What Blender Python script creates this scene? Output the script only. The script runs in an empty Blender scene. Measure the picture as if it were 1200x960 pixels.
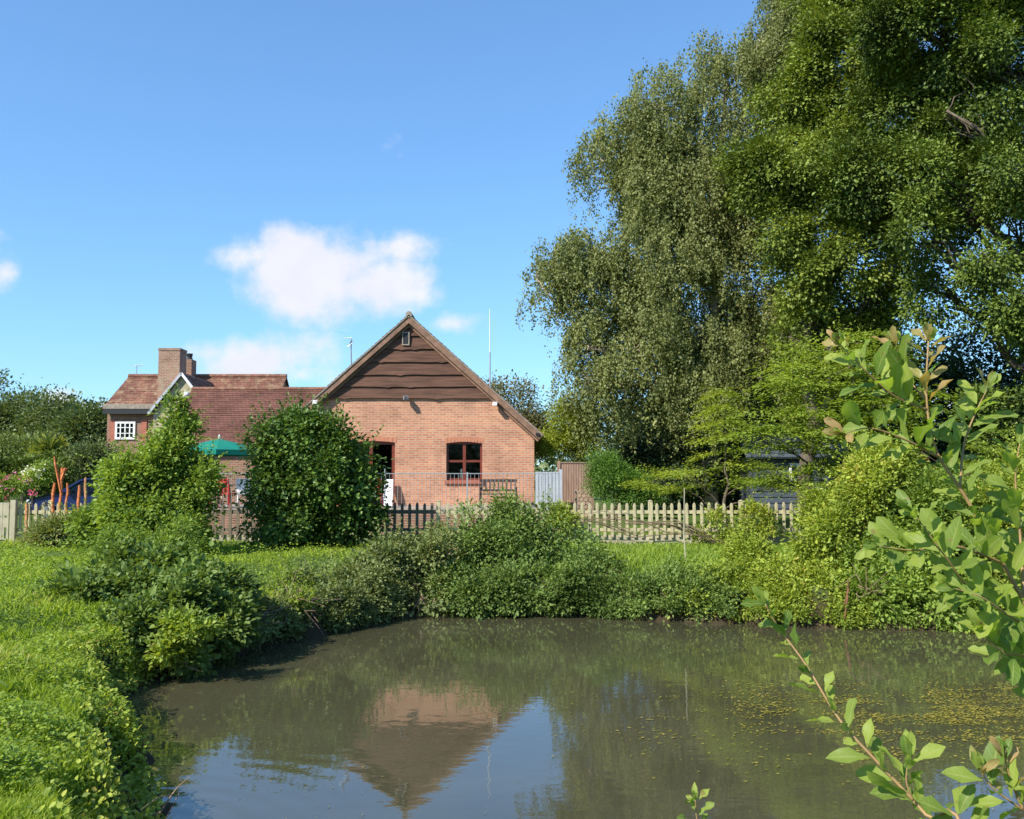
import bpy, math, random
import numpy as np
from mathutils import Vector
R = math.radians
random.seed(7); rng = np.random.default_rng(11)
scn = bpy.context.scene
C = scn.collection

# ------------------------------------------------------------------ camera
FPX = 1100.0; HOR = 560.0; EYE = 2.7
PITCH = math.atan((HOR-480.0)/FPX)
cam_d = bpy.data.cameras.new('camera'); cam = bpy.data.objects.new('camera', cam_d); C.objects.link(cam)
cam.location = (0, 0, EYE); cam.rotation_euler = (R(90)+PITCH, 0, 0)
cam_d.sensor_width = 36; cam_d.lens = 36*FPX/1200; cam_d.clip_start = 0.05; cam_d.clip_end = 5000
scn.camera = cam
CP, SP = math.cos(PITCH), math.sin(PITCH)
def P(px, py, Y):
    """world point at distance Y (along +y) seen at photo pixel px,py"""
    dx = (px-600)/FPX; dz = -(py-480)/FPX
    y = CP - dz*SP; z = SP + dz*CP
    return Vector((dx/y*Y, Y, EYE + z/y*Y))
def XZ(px, py, Y):
    p = P(px, 575 if py <= 1 else py, Y); return p.x, p.z

# ------------------------------------------------------------------ light and sky
SUN_EL, SUN_OFF = 40.0, 50.0          # height, and angle to the left of straight behind the camera
sd = Vector((-math.sin(R(SUN_OFF))*math.cos(R(SUN_EL)), -math.cos(R(SUN_OFF))*math.cos(R(SUN_EL)), math.sin(R(SUN_EL))))
sl = bpy.data.lights.new('sun', 'SUN'); sun = bpy.data.objects.new('sun', sl); C.objects.link(sun)
sl.energy = 4.4; sl.angle = R(0.53); sl.color = (1.0, 0.94, 0.84)
sun.rotation_euler = (-sd).to_track_quat('-Z', 'Y').to_euler(); sun.location = sd*60
vs = scn.view_settings
vs.view_transform = 'Standard'; vs.look = 'None'; vs.exposure = 0.8; vs.gamma = 1; vs.use_curve_mapping = False

W = bpy.data.worlds.new('World'); scn.world = W; W.use_nodes = True
nt = W.node_tree; nt.nodes.clear()
def N(tree, typ, **kw):
    n = tree.nodes.new(typ)
    for k, v in kw.items():
        if k == 'inp':
            for i, x in v.items(): n.inputs[i].default_value = x
        else: setattr(n, k, v)
    return n
def L(tree, a, b): tree.links.new(a, b)
out = N(nt, 'ShaderNodeOutputWorld'); bg = N(nt, 'ShaderNodeBackground', inp={'Strength': 0.14})
sky = N(nt, 'ShaderNodeTexSky', sky_type='NISHITA', sun_disc=False, sun_elevation=R(SUN_EL), sun_rotation=math.atan2(sd.x, sd.y),
        altitude=50, air_density=1.0, dust_density=0.3, ozone_density=2.2)
hs = N(nt, 'ShaderNodeHueSaturation', inp={'Saturation': 1.0, 'Value': 1.0})
tint = N(nt, 'ShaderNodeMix', data_type='RGBA', blend_type='MULTIPLY'); tint.inputs[0].default_value = 1; tint.inputs[7].default_value = (.68, 1.03, 1.36, 1)
gm = N(nt, 'ShaderNodeGamma', inp={'Gamma': .77}); L(nt, sky.outputs[0], gm.inputs[0]); L(nt, gm.outputs[0], tint.inputs[6]); L(nt, tint.outputs[2], hs.inputs['Color'])
geo = N(nt, 'ShaderNodeTexCoord'); sep = N(nt, 'ShaderNodeSeparateXYZ'); L(nt, geo.outputs['Generated'], sep.inputs[0])
def M(tree, op, a, b=None, clamp=False):
    n = N(tree, 'ShaderNodeMath', operation=op, use_clamp=clamp)
    for i, v in enumerate((a, b)):
        if v is None: continue
        if isinstance(v, (int, float)): n.inputs[i].default_value = v
        else: L(tree, v, n.inputs[i])
    return n.outputs[0]
yy = M(nt, 'MAXIMUM', sep.outputs[1], 0.05)
cmb = N(nt, 'ShaderNodeCombineXYZ'); L(nt, M(nt, 'DIVIDE', sep.outputs[0], yy), cmb.inputs[0]); L(nt, M(nt, 'DIVIDE', sep.outputs[2], yy), cmb.inputs[1])
tot = None
for (px, py, rx, ry, w) in [(350, 300, 75, 44, 1.1), (365, 318, 100, 58, 1.15), (430, 338, 90, 42, 1.0), (300, 300, 70, 32, .75), (475, 345, 60, 24, .7), (352, 350, 60, 26, .9),
                            (475, 290, 50, 22, .62), (535, 380, 42, 20, .66), (468, 158, 22, 22, .34), (300, 428, 120, 40, .72), (235, 415, 50, 26, .7), (350, 440, 60, 24, .7), (65, 468, 34, 22, .85),
                            (5, 318, 30, 28, .6), (100, 485, 80, 20, .6), (-150, 300, 160, 60, .9), (1400, 250, 200, 90, 1.), (1000, 470, 300, 50, .5)]:
    a = P(px, py, 1.0); b = P(px+rx, py-ry, 1.0)
    s = N(nt, 'ShaderNodeVectorMath', operation='SUBTRACT'); L(nt, cmb.outputs[0], s.inputs[0]); s.inputs[1].default_value = (a.x, a.z-EYE, 0)
    m = N(nt, 'ShaderNodeVectorMath', operation='MULTIPLY'); L(nt, s.outputs[0], m.inputs[0]); m.inputs[1].default_value = (1/abs(b.x-a.x), 1/abs(b.z-a.z), 0)
    l = N(nt, 'ShaderNodeVectorMath', operation='LENGTH'); L(nt, m.outputs[0], l.inputs[0])
    v = M(nt, 'MULTIPLY', M(nt, 'SUBTRACT', 1.0, M(nt, 'MULTIPLY', l.outputs['Value'], .8)), w)
    v = M(nt, 'MAXIMUM', v, 0.0)
    tot = v if tot is None else M(nt, 'MAXIMUM', tot, v)
nz = N(nt, 'ShaderNodeTexNoise', inp={'Scale': 11.0, 'Detail': 9.0, 'Roughness': .6}); L(nt, cmb.outputs[0], nz.inputs['Vector'])
dens = M(nt, 'ADD', tot, M(nt, 'MULTIPLY', M(nt, 'SUBTRACT', nz.outputs[0], .5), 1.9))
mr = N(nt, 'ShaderNodeMapRange', interpolation_type='SMOOTHSTEP'); L(nt, dens, mr.inputs[0]); mr.inputs[1].default_value = .13; mr.inputs[2].default_value = .75; mr.inputs[4].default_value = .93
front = M(nt, 'GREATER_THAN', sep.outputs[1], .06)
fac = M(nt, 'MULTIPLY', mr.outputs[0], M(nt, 'MULTIPLY', front, M(nt, 'GREATER_THAN', tot, 0.01)))
nz2 = N(nt, 'ShaderNodeTexNoise', inp={'Scale': 14.0, 'Detail': 4.0}); L(nt, cmb.outputs[0], nz2.inputs['Vector'])
ccol = N(nt, 'ShaderNodeMix', data_type='RGBA'); L(nt, nz2.outputs[0], ccol.inputs[0]); ccol.inputs[6].default_value = (3.2, 3.25, 3.75, 1); ccol.inputs[7].default_value = (4.5, 4.4, 4.6, 1)
mx = N(nt, 'ShaderNodeMix', data_type='RGBA'); L(nt, fac, mx.inputs[0]); L(nt, hs.outputs[0], mx.inputs[6]); L(nt, ccol.outputs[2], mx.inputs[7])
L(nt, mx.outputs[2], bg.inputs[0]); L(nt, bg.outputs[0], out.inputs[0])

# ------------------------------------------------------------------ materials
def newmat(name):
    m = bpy.data.materials.new(name); m.use_nodes = True; t = m.node_tree; t.nodes.clear()
    o = N(t, 'ShaderNodeOutputMaterial'); b = N(t, 'ShaderNodeBsdfPrincipled'); L(t, b.outputs[0], o.inputs[0])
    return m, t, b, o
def ramp(t, fac, stops):
    r = N(t, 'ShaderNodeValToRGB'); L(t, fac, r.inputs[0]); e = r.color_ramp.elements
    while len(e) < len(stops): e.new(.5)
    for i, (p, c) in enumerate(stops): e[i].position = p; e[i].color = (*c, 1)
    return r.outputs[0]
def plain(name, c, rough=.6, var=.25, scale=6., metal=0., bump=0., stretch=(1, 1, 1), spec=.4):
    m, t, b, o = newmat(name)
    tc = N(t, 'ShaderNodeTexCoord'); mp = N(t, 'ShaderNodeMapping'); L(t, tc.outputs['Object'], mp.inputs[0]); mp.inputs['Scale'].default_value = stretch
    n = N(t, 'ShaderNodeTexNoise', inp={'Scale': scale, 'Detail': 6., 'Roughness': .65}); L(t, mp.outputs[0], n.inputs['Vector'])
    lo = tuple(x*(1-var) for x in c); hi = tuple(min(1, x*(1+var)) for x in c)
    L(t, ramp(t, n.outputs[0], [(.3, lo), (.7, hi)]), b.inputs['Base Color'])
    b.inputs['Roughness'].default_value = rough; b.inputs['Metallic'].default_value = metal; b.inputs['Specular IOR Level'].default_value = spec
    if bump:
        bp = N(t, 'ShaderNodeBump', inp={'Strength': bump, 'Distance': .02}); L(t, n.outputs[0], bp.inputs['Height']); L(t, bp.outputs[0], b.inputs['Normal'])
    return m
def leafmat(name, dark, light, trans=.32, tcol=None, odd=None, rough=.5, spec=.35, pn=.35):
    """leaf colours vary leaf by leaf (face attribute 'rnd') and from clump to clump"""
    m, t, b, o = newmat(name)
    at = N(t, 'ShaderNodeAttribute', attribute_name='rnd')
    tc = N(t, 'ShaderNodeTexCoord'); n = N(t, 'ShaderNodeTexNoise', inp={'Scale': pn, 'Detail': 2.}); L(t, tc.outputs['Object'], n.inputs['Vector'])
    f = M(t, 'ADD', M(t, 'MULTIPLY', at.outputs['Fac'], .65), M(t, 'MULTIPLY', n.outputs[0], .4))
    stops = [(.12, dark), (.82, light)]
    if odd: stops = [(.12, dark), (.76, light), (.86, odd)]
    col = ramp(t, f, stops)
    L(t, col, b.inputs['Base Color']); b.inputs['Roughness'].default_value = rough; b.inputs['Specular IOR Level'].default_value = spec
    tr = N(t, 'ShaderNodeBsdfTranslucent')
    g = N(t, 'ShaderNodeMix', data_type='RGBA', blend_type='MULTIPLY'); g.inputs[0].default_value = 1; L(t, col, g.inputs[6]); g.inputs[7].default_value = (*(tcol or (1.7, 1.6, .6)), 1)
    L(t, g.outputs[2], tr.inputs[0])
    ms = N(t, 'ShaderNodeMixShader'); ms.inputs[0].default_value = trans
    L(t, b.outputs[0], ms.inputs[1]); L(t, tr.outputs[0], ms.inputs[2]); L(t, ms.outputs[0], o.inputs[0])
    return m
def wallvec(t):
    tc = N(t, 'ShaderNodeTexCoord'); s = N(t, 'ShaderNodeSeparateXYZ'); L(t, tc.outputs['Object'], s.inputs[0])
    c = N(t, 'ShaderNodeCombineXYZ'); L(t, M(t, 'ADD', s.outputs[0], s.outputs[1]), c.inputs[0]); L(t, s.outputs[2], c.inputs[1])
    return c.outputs[0], tc
def brickmat(name, c1, c2, mortar, bw=.225, bh=.075, ms=.011, blotch=None, bstr=.3):
    m, t, b, o = newmat(name)
    v, tc = wallvec(t)
    br = N(t, 'ShaderNodeTexBrick', offset=.5, inp={'Scale': 1.0, 'Mortar Size': ms, 'Brick Width': bw, 'Row Height': bh, 'Mortar Smooth': .2, 'Bias': 0.})
    L(t, v, br.inputs[0]); br.inputs['Color1'].default_value = (*c1, 1); br.inputs['Color2'].default_value = (*c2, 1); br.inputs['Mortar'].default_value = (*mortar, 1)
    n = N(t, 'ShaderNodeTexNoise', inp={'Scale': .9, 'Detail': 8., 'Roughness': .7}); L(t, tc.outputs['Object'], n.inputs['Vector'])
    mm = N(t, 'ShaderNodeMix', data_type='RGBA', blend_type='MULTIPLY'); mm.inputs[0].default_value = 1; L(t, br.outputs[0], mm.inputs[6])
    L(t, ramp(t, n.outputs[0], [(.3, (.66, .64, .62)), (.5, (1, 1, 1)), (.7, (1.22, 1.2, 1.15))]), mm.inputs[7])
    col = mm.outputs[2]
    if blotch:
        n2 = N(t, 'ShaderNodeTexNoise', inp={'Scale': 3.2, 'Detail': 8., 'Roughness': .75}); L(t, tc.outputs['Object'], n2.inputs['Vector'])
        m2 = N(t, 'ShaderNodeMix', data_type='RGBA'); L(t, ramp(t, n2.outputs[0], [(.5, (0, 0, 0)), (.68, (1, 1, 1))]), m2.inputs[0]); L(t, col, m2.inputs[6]); m2.inputs[7].default_value = (*blotch, 1); col = m2.outputs[2]
    L(t, col, b.inputs['Base Color']); b.inputs['Roughness'].default_value = .85; b.inputs['Specular IOR Level'].default_value = .2
    bp = N(t, 'ShaderNodeBump', inp={'Strength': bstr, 'Distance': .01}, invert=True); L(t, br.outputs['Fac'], bp.inputs['Height']); L(t, bp.outputs[0], b.inputs['Normal'])
    return m
MT = {}
MT['brick'] = brickmat('brick', (.55, .25, .142), (.40, .16, .093), (.46, .345, .25), blotch=None)
MT['brick_old'] = brickmat('brick_old', (.30, .13, .085), (.20, .085, .06), (.33, .27, .2), blotch=(.22, .19, .13))
MT['brick_chimney'] = brickmat('brick_chimney', (.36, .18, .12), (.22, .12, .09), (.36, .29, .22), blotch=(.33, .29, .2))
MT['tile'] = brickmat('tile', (.19, .085, .06), (.13, .06, .045), (.07, .035, .03), .17, .1, .006, bstr=.6)
MT['tile_old'] = brickmat('tile_old', (.27, .12, .08), (.17, .08, .055), (.09, .05, .04), .17, .1, .006, blotch=(.33, .25, .15), bstr=.6)
MT['cladding'] = plain('cladding', (.115, .058, .038), .8, .45, 3., bump=.7, stretch=(.35, 1, 5), spec=.25)
MT['barge'] = plain('barge', (.22, .125, .08), .75, .4, 4., bump=.3)
MT['verge'] = plain('verge', (.28, .24, .19), .85, .35, 8.)
MT['redwood'] = plain('redwood', (.17, .04, .022), .4, .2, 8.)
MT['tilesill'] = plain('tilesill', (.36, .12, .075), .6, .25, 12.)
MT['voussoir'] = plain('voussoir', (.46, .19, .11), .85, .25, 12.)
MT['picket'] = plain('picket', (.47, .42, .25), .8, .3, 5., bump=.3, stretch=(3, 3, .6))
MT['picket_shaded'] = plain('picket_shaded', (.16, .13, .09), .8, .35, 5., bump=.3, stretch=(3, 3, .6))  # darker copy of the picket colour, with the bush shade put into it
MT['gateboard'] = plain('gateboard', (.40, .36, .25), .8, .2, 3.)
MT['concrete'] = plain('concrete', (.42, .38, .27), .9, .2, 4., bump=.3)
MT['galv'] = plain('galv', (.42, .43, .44), .45, .12, 6., metal=.5)
MT['greypanel'] = plain('greypanel', (.40, .43, .47), .6, .12, 3.)
MT['fencepanel'] = plain('fencepanel', (.27, .17, .12), .85, .3, 3., bump=.3, stretch=(5, 5, .5))
MT['bark'] = plain('bark', (.11, .085, .06), .9, .5, 7., bump=.9, stretch=(2, 2, .4))
MT['birchbark'] = plain('birchbark', (.36, .29, .22), .8, .6, 4., bump=.6, stretch=(1, 1, 3))
MT['twig'] = plain('twig', (.17, .125, .075), .85, .4, 9.)
MT['deadwood'] = plain('deadwood', (.30, .2, .13), .85, .4, 9.)
MT['white'] = plain('white', (.78, .78, .76), .5, .05)
MT['render'] = plain('render', (.40, .35, .22), .9, .3, 2.5, bump=.3)
MT['slateclad'] = plain('slateclad', (.065, .08, .1), .6, .2, 2.)
MT['darkbits'] = plain('darkbits', (.02, .02, .022), .5, .2)
MT['green_cloth'] = plain('green_cloth', (.0, .19, .13), .8, .15, 2.)
MT['red'] = plain('red', (.5, .03, .02), .5, .1)
MT['orange'] = plain('orange', (.52, .16, .055), .85, .65, 14., bump=.6)
MT['orangetan'] = plain('orangetan', (.50, .24, .1), .8, .4, 7.)
MT['brownstem'] = plain('brownstem', (.17, .075, .035), .85, .4, 9.)
MT['benchwood'] = plain('benchwood', (.05, .035, .028), .7, .3, 5.)
MT['carpaint'] = plain('carpaint', (.008, .018, .09), .25, .05, spec=.6)
MT['tyre'] = plain('tyre', (.02, .02, .02), .8, .1)
MT['rim'] = plain('rim', (.4, .4, .42), .3, .1, metal=.8)
MT['lamp'] = plain('lamp', (.7, .7, .68), .15, .05)
MT['taillamp'] = plain('taillamp', (.4, .02, .02), .2, .05)
MT['paving'] = plain('paving', (.32, .28, .22), .9, .2, 2., bump=.2)
MT['rock'] = plain('rock', (.38, .32, .26), .9, .3, 3., bump=.8)
MT['log'] = plain('log', (.34, .24, .17), .9, .4, 9.)
MT['plastic_black'] = plain('plastic_black', (.03, .03, .03), .4, .1)
m, t, b, o = newmat('glass'); MT['glass'] = m
g1 = N(t, 'ShaderNodeBsdfGlossy', inp={'Roughness': .03}); g2 = N(t, 'ShaderNodeBsdfTransparent'); g2.inputs[0].default_value = (.62, .66, .66, 1)
fr = N(t, 'ShaderNodeFresnel', inp={0: 1.5}); ms = N(t, 'ShaderNodeMixShader'); L(t, M(t, 'MULTIPLY', fr.outputs[0], .45), ms.inputs[0]); L(t, g2.outputs[0], ms.inputs[1]); L(t, g1.outputs[0], ms.inputs[2]); L(t, ms.outputs[0], o.inputs[0])
# ground: earth and turf
m, t, b, o = newmat('ground'); MT['ground'] = m
tc = N(t, 'ShaderNodeTexCoord'); n = N(t, 'ShaderNodeTexNoise', inp={'Scale': .7, 'Detail': 10., 'Roughness': .7}); L(t, tc.outputs['Object'], n.inputs['Vector'])
s = N(t, 'ShaderNodeSeparateXYZ'); L(t, tc.outputs['Object'], s.inputs[0])
gcol = ramp(t, n.outputs[0], [(.3, (.055, .085, .018)), (.55, (.09, .14, .028)), (.75, (.12, .15, .04))])
mixz = N(t, 'ShaderNodeMix', data_type='RGBA'); mz = N(t, 'ShaderNodeMapRange', inp={1: .35, 2: .8}); L(t, s.outputs[2], mz.inputs[0]); L(t, mz.outputs[0], mixz.inputs[0]); mixz.inputs[6].default_value = (.05, .038, .022, 1); L(t, gcol, mixz.inputs[7])
L(t, mixz.outputs[2], b.inputs['Base Color']); b.inputs['Roughness'].default_value = .95; b.inputs['Specular IOR Level'].default_value = .1
bp = N(t, 'ShaderNodeBump', inp={'Strength': .8, 'Distance': .06}); n3 = N(t, 'ShaderNodeTexNoise', inp={'Scale': 9., 'Detail': 8.}); L(t, tc.outputs['Object'], n3.inputs['Vector']); L(t, n3.outputs[0], bp.inputs['Height']); L(t, bp.outputs[0], b.inputs['Normal'])
# pond water: murky, still, faint ripples
m, t, b, o = newmat('pond_water'); MT['water'] = m
tc = N(t, 'ShaderNodeTexCoord'); n = N(t, 'ShaderNodeTexNoise', inp={'Scale': .55, 'Detail': 5.}); L(t, tc.outputs['Object'], n.inputs['Vector'])
L(t, ramp(t, n.outputs[0], [(.3, (.056, .053, .028)), (.7, (.078, .073, .040))]), b.inputs['Base Color'])
b.inputs['Roughness'].default_value = .015; b.inputs['IOR'].default_value = 1.85; b.inputs['Specular IOR Level'].default_value = .5
mp = N(t, 'ShaderNodeMapping'); L(t, tc.outputs['Object'], mp.inputs[0]); mp.inputs['Scale'].default_value = (1, 1.6, 1)
r1 = N(t, 'ShaderNodeTexNoise', inp={'Scale': 3.2, 'Detail': 3., 'Roughness': .5}); L(t, mp.outputs[0], r1.inputs['Vector'])
r2 = N(t, 'ShaderNodeTexWave', wave_type='RINGS', rings_direction='SPHERICAL', inp={'Scale': 1.1, 'Distortion': 3., 'Detail': 2., 'Detail Scale': .6})
mp2 = N(t, 'ShaderNodeMapping'); L(t, tc.outputs['Object'], mp2.inputs[0]); mp2.inputs['Location'].default_value = (2.9, -7.2, 0); L(t, mp2.outputs[0], r2.inputs['Vector'])
ln = N(t, 'ShaderNodeVectorMath', operation='LENGTH'); L(t, mp2.outputs[0], ln.inputs[0])
rf = N(t, 'ShaderNodeMapRange', inp={1: .6, 2: 3.2, 3: .9, 4: 0.}); L(t, ln.outputs['Value'], rf.inputs[0])
hh = M(t, 'ADD', r1.outputs[0], M(t, 'MULTIPLY', r2.outputs[1], rf.outputs[0]))
bp = N(t, 'ShaderNodeBump', inp={'Strength': .13, 'Distance': .012}); L(t, hh, bp.inputs['Height']); L(t, bp.outputs[0], b.inputs['Normal'])

LM = {}
LM['birch'] = leafmat('birch_leaf', (.085, .11, .035), (.27, .29, .095), .28, spec=.25, pn=.5)
LM['oak'] = leafmat('oak_leaf', (.05, .085, .014), (.25, .31, .05), .2, spec=.25, pn=.4)
LM['oak2'] = leafmat('oak_leaf_dark', (.026, .052, .01), (.17, .235, .036), .12, spec=.25, pn=.4)
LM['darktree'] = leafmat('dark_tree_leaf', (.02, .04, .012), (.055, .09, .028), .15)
LM['bright'] = leafmat('bright_leaf', (.11, .18, .02), (.30, .38, .06), .38, pn=.8)
LM['yellow'] = leafmat('yellow_leaf', (.14, .21, .025), (.36, .42, .055), .36, pn=.8)
LM['glossy'] = leafmat('glossy_leaf', (.035, .08, .016), (.14, .23, .04), .22, rough=.42, spec=.32, odd=(.2, .3, .05))
LM['vine'] = leafmat('vine_leaf', (.08, .15, .022), (.30, .40, .07), .34, spec=.25, pn=.9)
LM['bank'] = leafmat('bank_leaf', (.042, .08, .016), (.22, .31, .075), .26, rough=.5, spec=.22, pn=1.)
LM['bankgrey'] = leafmat('bank_leaf_grey', (.055, .085, .025), (.27, .32, .11), .26, spec=.22, pn=1., odd=(.33, .28, .12))
LM['bankyel'] = leafmat('bank_leaf_yellow', (.09, .145, .018), (.39, .46, .065), .32, spec=.22, pn=1., odd=(.42, .34, .08))
LM['conifer'] = leafmat('conifer_leaf', (.075, .15, .02), (.16, .29, .04), .2)
LM['coniferyel'] = leafmat('conifer_leaf_yellow', (.16, .21, .018), (.36, .40, .04), .2)
LM['far'] = leafmat('far_leaf', (.07, .11, .04), (.18, .23, .08), .2, pn=.2)
LM['farlight'] = leafmat('far_leaf_light', (.12, .17, .05), (.22, .28, .08), .2, pn=.2)
LM['autumn'] = leafmat('autumn_leaf', (.10, .12, .04), (.24, .21, .09), .25, pn=.3)
LM['grass'] = leafmat('grass_blade', (.12, .20, .016), (.35, .43, .055), .42, rough=.55, spec=.2, pn=.8, odd=(.44, .40, .16), tcol=(1.4, 1.5, .5))
LM['weed'] = leafmat('weed_leaf', (.12, .20, .022), (.32, .43, .055), .38, pn=1.)
LM['sapling'] = leafmat('sapling_leaf', (.09, .17, .025), (.31, .38, .065), .45, rough=.5, spec=.3, pn=3., tcol=(1.6, 1.75, .6))
LM['saplingtip'] = leafmat('sapling_tip_leaf', (.26, .27, .07), (.42, .27, .12), .42, rough=.4)
LM['petal_w'] = leafmat('white_petal', (.7, .7, .65), (.85, .85, .8), .3)
LM['petal_p'] = leafmat('pink_petal', (.55, .05, .2), (.75, .2, .4), .3)
LM['floatleaf'] = leafmat('floating_leaf', (.13, .13, .015), (.30, .25, .04), .05, odd=(.42, .33, .07))
LM['palm'] = leafmat('palm_leaf', (.2, .26, .05), (.38, .42, .1), .2)

def veins(m):
    t = m.node_tree; b = [n for n in t.nodes if n.type == 'BSDF_PRINCIPLED'][0]; tr = [n for n in t.nodes if n.type == 'BSDF_TRANSLUCENT'][0]
    uv = N(t, 'ShaderNodeUVMap', uv_map='leaf'); s = N(t, 'ShaderNodeSeparateXYZ'); L(t, uv.outputs[0], s.inputs[0]); e = M(t, 'ABSOLUTE', s.outputs[0])
    rib = N(t, 'ShaderNodeMapRange', inp={1: .05, 2: .16, 3: 1., 4: 0.}); L(t, e, rib.inputs[0])
    ph = M(t, 'SUBTRACT', M(t, 'MULTIPLY', s.outputs[1], 44.), M(t, 'MULTIPLY', e, 11.)); vn = N(t, 'ShaderNodeMapRange', inp={1: .75, 2: 1., 3: 0., 4: .55}); L(t, M(t, 'SINE', ph), vn.inputs[0])
    f = M(t, 'MAXIMUM', rib.outputs[0], vn.outputs[0])
    tc = N(t, 'ShaderNodeTexCoord'); nz_ = N(t, 'ShaderNodeTexNoise', inp={'Scale': 55., 'Detail': 4.}); L(t, tc.outputs['Object'], nz_.inputs['Vector'])
    sp = N(t, 'ShaderNodeMapRange', inp={1: .64, 2: .70, 3: 0., 4: .7}); L(t, nz_.outputs[0], sp.inputs[0])
    for sock in (b.inputs['Base Color'], tr.inputs[0]):
        src = sock.links[0].from_socket; mx_ = N(t, 'ShaderNodeMix', data_type='RGBA'); L(t, M(t, 'MULTIPLY', f, .45), mx_.inputs[0]); L(t, src, mx_.inputs[6]); mx_.inputs[7].default_value = (.42, .46, .16, 1)
        m3 = N(t, 'ShaderNodeMix', data_type='RGBA'); L(t, sp.outputs[0], m3.inputs[0]); L(t, mx_.outputs[2], m3.inputs[6]); m3.inputs[7].default_value = (.24, .17, .05, 1); L(t, m3.outputs[2], sock)
    bp_ = N(t, 'ShaderNodeBump', inp={'Strength': .5, 'Distance': .001}, invert=True); L(t, f, bp_.inputs['Height']); L(t, bp_.outputs[0], b.inputs['Normal'])
veins(LM['sapling']); veins(LM['saplingtip'])
# ------------------------------------------------------------------ object helpers
ORG = {}
def tag(o, label=None, cat=None, group=None, kind=None):
    if label: o['label'] = label
    if cat: o['category'] = cat
    if group: o['group'] = group
    if kind: o['kind'] = kind
    return o
def empty(name, loc, label=None, cat=None, group=None):
    o = bpy.data.objects.new(name, None); C.objects.link(o); o.location = loc; o.empty_display_size = .2
    ORG[o.name] = np.array(loc, dtype=float); return tag(o, label, cat, group)
def mesh_obj(name, V, faces, mat, parent=None, rnd=None, smooth=False):
    """V (n,3) world coords; faces: list of (array (m,k)) all same k, or python list of polygons"""
    org = ORG[parent.name] if parent else np.zeros(3)
    V = np.asarray(V, dtype=np.float64) - org
    me = bpy.data.meshes.new(name)
    if isinstance(faces, np.ndarray):
        nf, k = faces.shape
        me.vertices.add(len(V)); me.vertices.foreach_set('co', V.astype(np.float32).ravel())
        me.loops.add(nf*k); me.loops.foreach_set('vertex_index', faces.astype(np.int32).ravel())
        me.polygons.add(nf); me.polygons.foreach_set('loop_start', np.arange(nf, dtype=np.int32)*k)
        try: me.polygons.foreach_set('loop_total', np.full(nf, k, dtype=np.int32))
        except Exception: pass
        me.update(calc_edges=True)
    else:
        me.from_pydata([tuple(v) for v in V], [], faces); me.update()
    if rnd is not None:
        a = me.attributes.new('rnd', 'FLOAT', 'FACE'); a.data.foreach_set('value', np.asarray(rnd, dtype=np.float32))
    if smooth: me.polygons.foreach_set('use_smooth', np.ones(len(me.polygons), dtype=bool))
    me.materials.append(mat)
    o = bpy.data.objects.new(name, me); C.objects.link(o)
    if parent: o.parent = parent
    ORG[o.name] = org
    return o
class MB:
    def __init__(s): s.v = []; s.f = []
    def add(s, vs, fs):
        n = len(s.v); s.v += [tuple(v) for v in vs]; s.f += [[i+n for i in f] for f in fs]; return s
    def box(s, x0, x1, y0, y1, z0, z1):
        return s.add([(x0, y0, z0), (x1, y0, z0), (x1, y1, z0), (x0, y1, z0), (x0, y0, z1), (x1, y0, z1), (x1, y1, z1), (x0, y1, z1)],
                     [(0, 3, 2, 1), (4, 5, 6, 7), (0, 1, 5, 4), (1, 2, 6, 5), (2, 3, 7, 6), (3, 0, 4, 7)])
    def prism(s, pts, ext):
        """pts: planar 3D polygon, extruded by vector ext"""
        n = len(pts); e = Vector(ext); a = [Vector(p) for p in pts]
        nn = (a[1]-a[0]).cross(a[2]-a[1])
        fs = [list(range(n)), [2*n-1-i for i in range(n)]] + [[i, i+n, (i+1) % n+n, (i+1) % n] for i in range(n)]
        if nn.dot(e) > 0: fs = [f[::-1] for f in fs]
        return s.add(a+[p+e for p in a], fs)
    def beam(s, p, q, w, h, up=(0, 0, 1)):
        p = Vector(p); q = Vector(q); d = (q-p).normalized(); u = Vector(up); sd_ = d.cross(u)
        if sd_.length < 1e-4: sd_ = Vector((1, 0, 0))
        sd_.normalize(); u = sd_.cross(d).normalized()
        c = [(-w/2, -h/2), (w/2, -h/2), (w/2, h/2), (-w/2, h/2)]
        vs = [p+sd_*a+u*b for a, b in c]+[q+sd_*a+u*b for a, b in c]
        return s.add(vs, [(0, 1, 2, 3), (7, 6, 5, 4), (0, 4, 5, 1), (1, 5, 6, 2), (2, 6, 7, 3), (3, 7, 4, 0)])
    def tube(s, pts, rad, n=6, cap=True):
        pts = [Vector(p) for p in pts]; m = len(pts)
        if isinstance(rad, (int, float)): rad = [rad]*m
        base = len(s.v); u = None
        for i, p in enumerate(pts):
            d = (pts[min(i+1, m-1)]-pts[max(i-1, 0)]).normalized()
            if u is None: u = d.orthogonal().normalized()
            else:
                u = u-d*u.dot(d); u = u.normalized() if u.length > 1e-5 else d.orthogonal().normalized()
            w = d.cross(u)
            for k in range(n):
                a = 2*math.pi*k/n; s.v.append(tuple(p+(u*math.cos(a)+w*math.sin(a))*rad[i]))
        for i in range(m-1):
            for k in range(n):
                a = base+i*n+k; b_ = base+i*n+(k+1) % n
                s.f.append([a, b_, b_+n, a+n])
        if cap: s.f.append([base+k for k in range(n)][::-1]); s.f.append([base+(m-1)*n+k for k in range(n)])
        return s
    def build(s, name, mat, parent=None, smooth=False): return mesh_obj(name, np.array(s.v), s.f, mat, parent, smooth=smooth)

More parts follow.
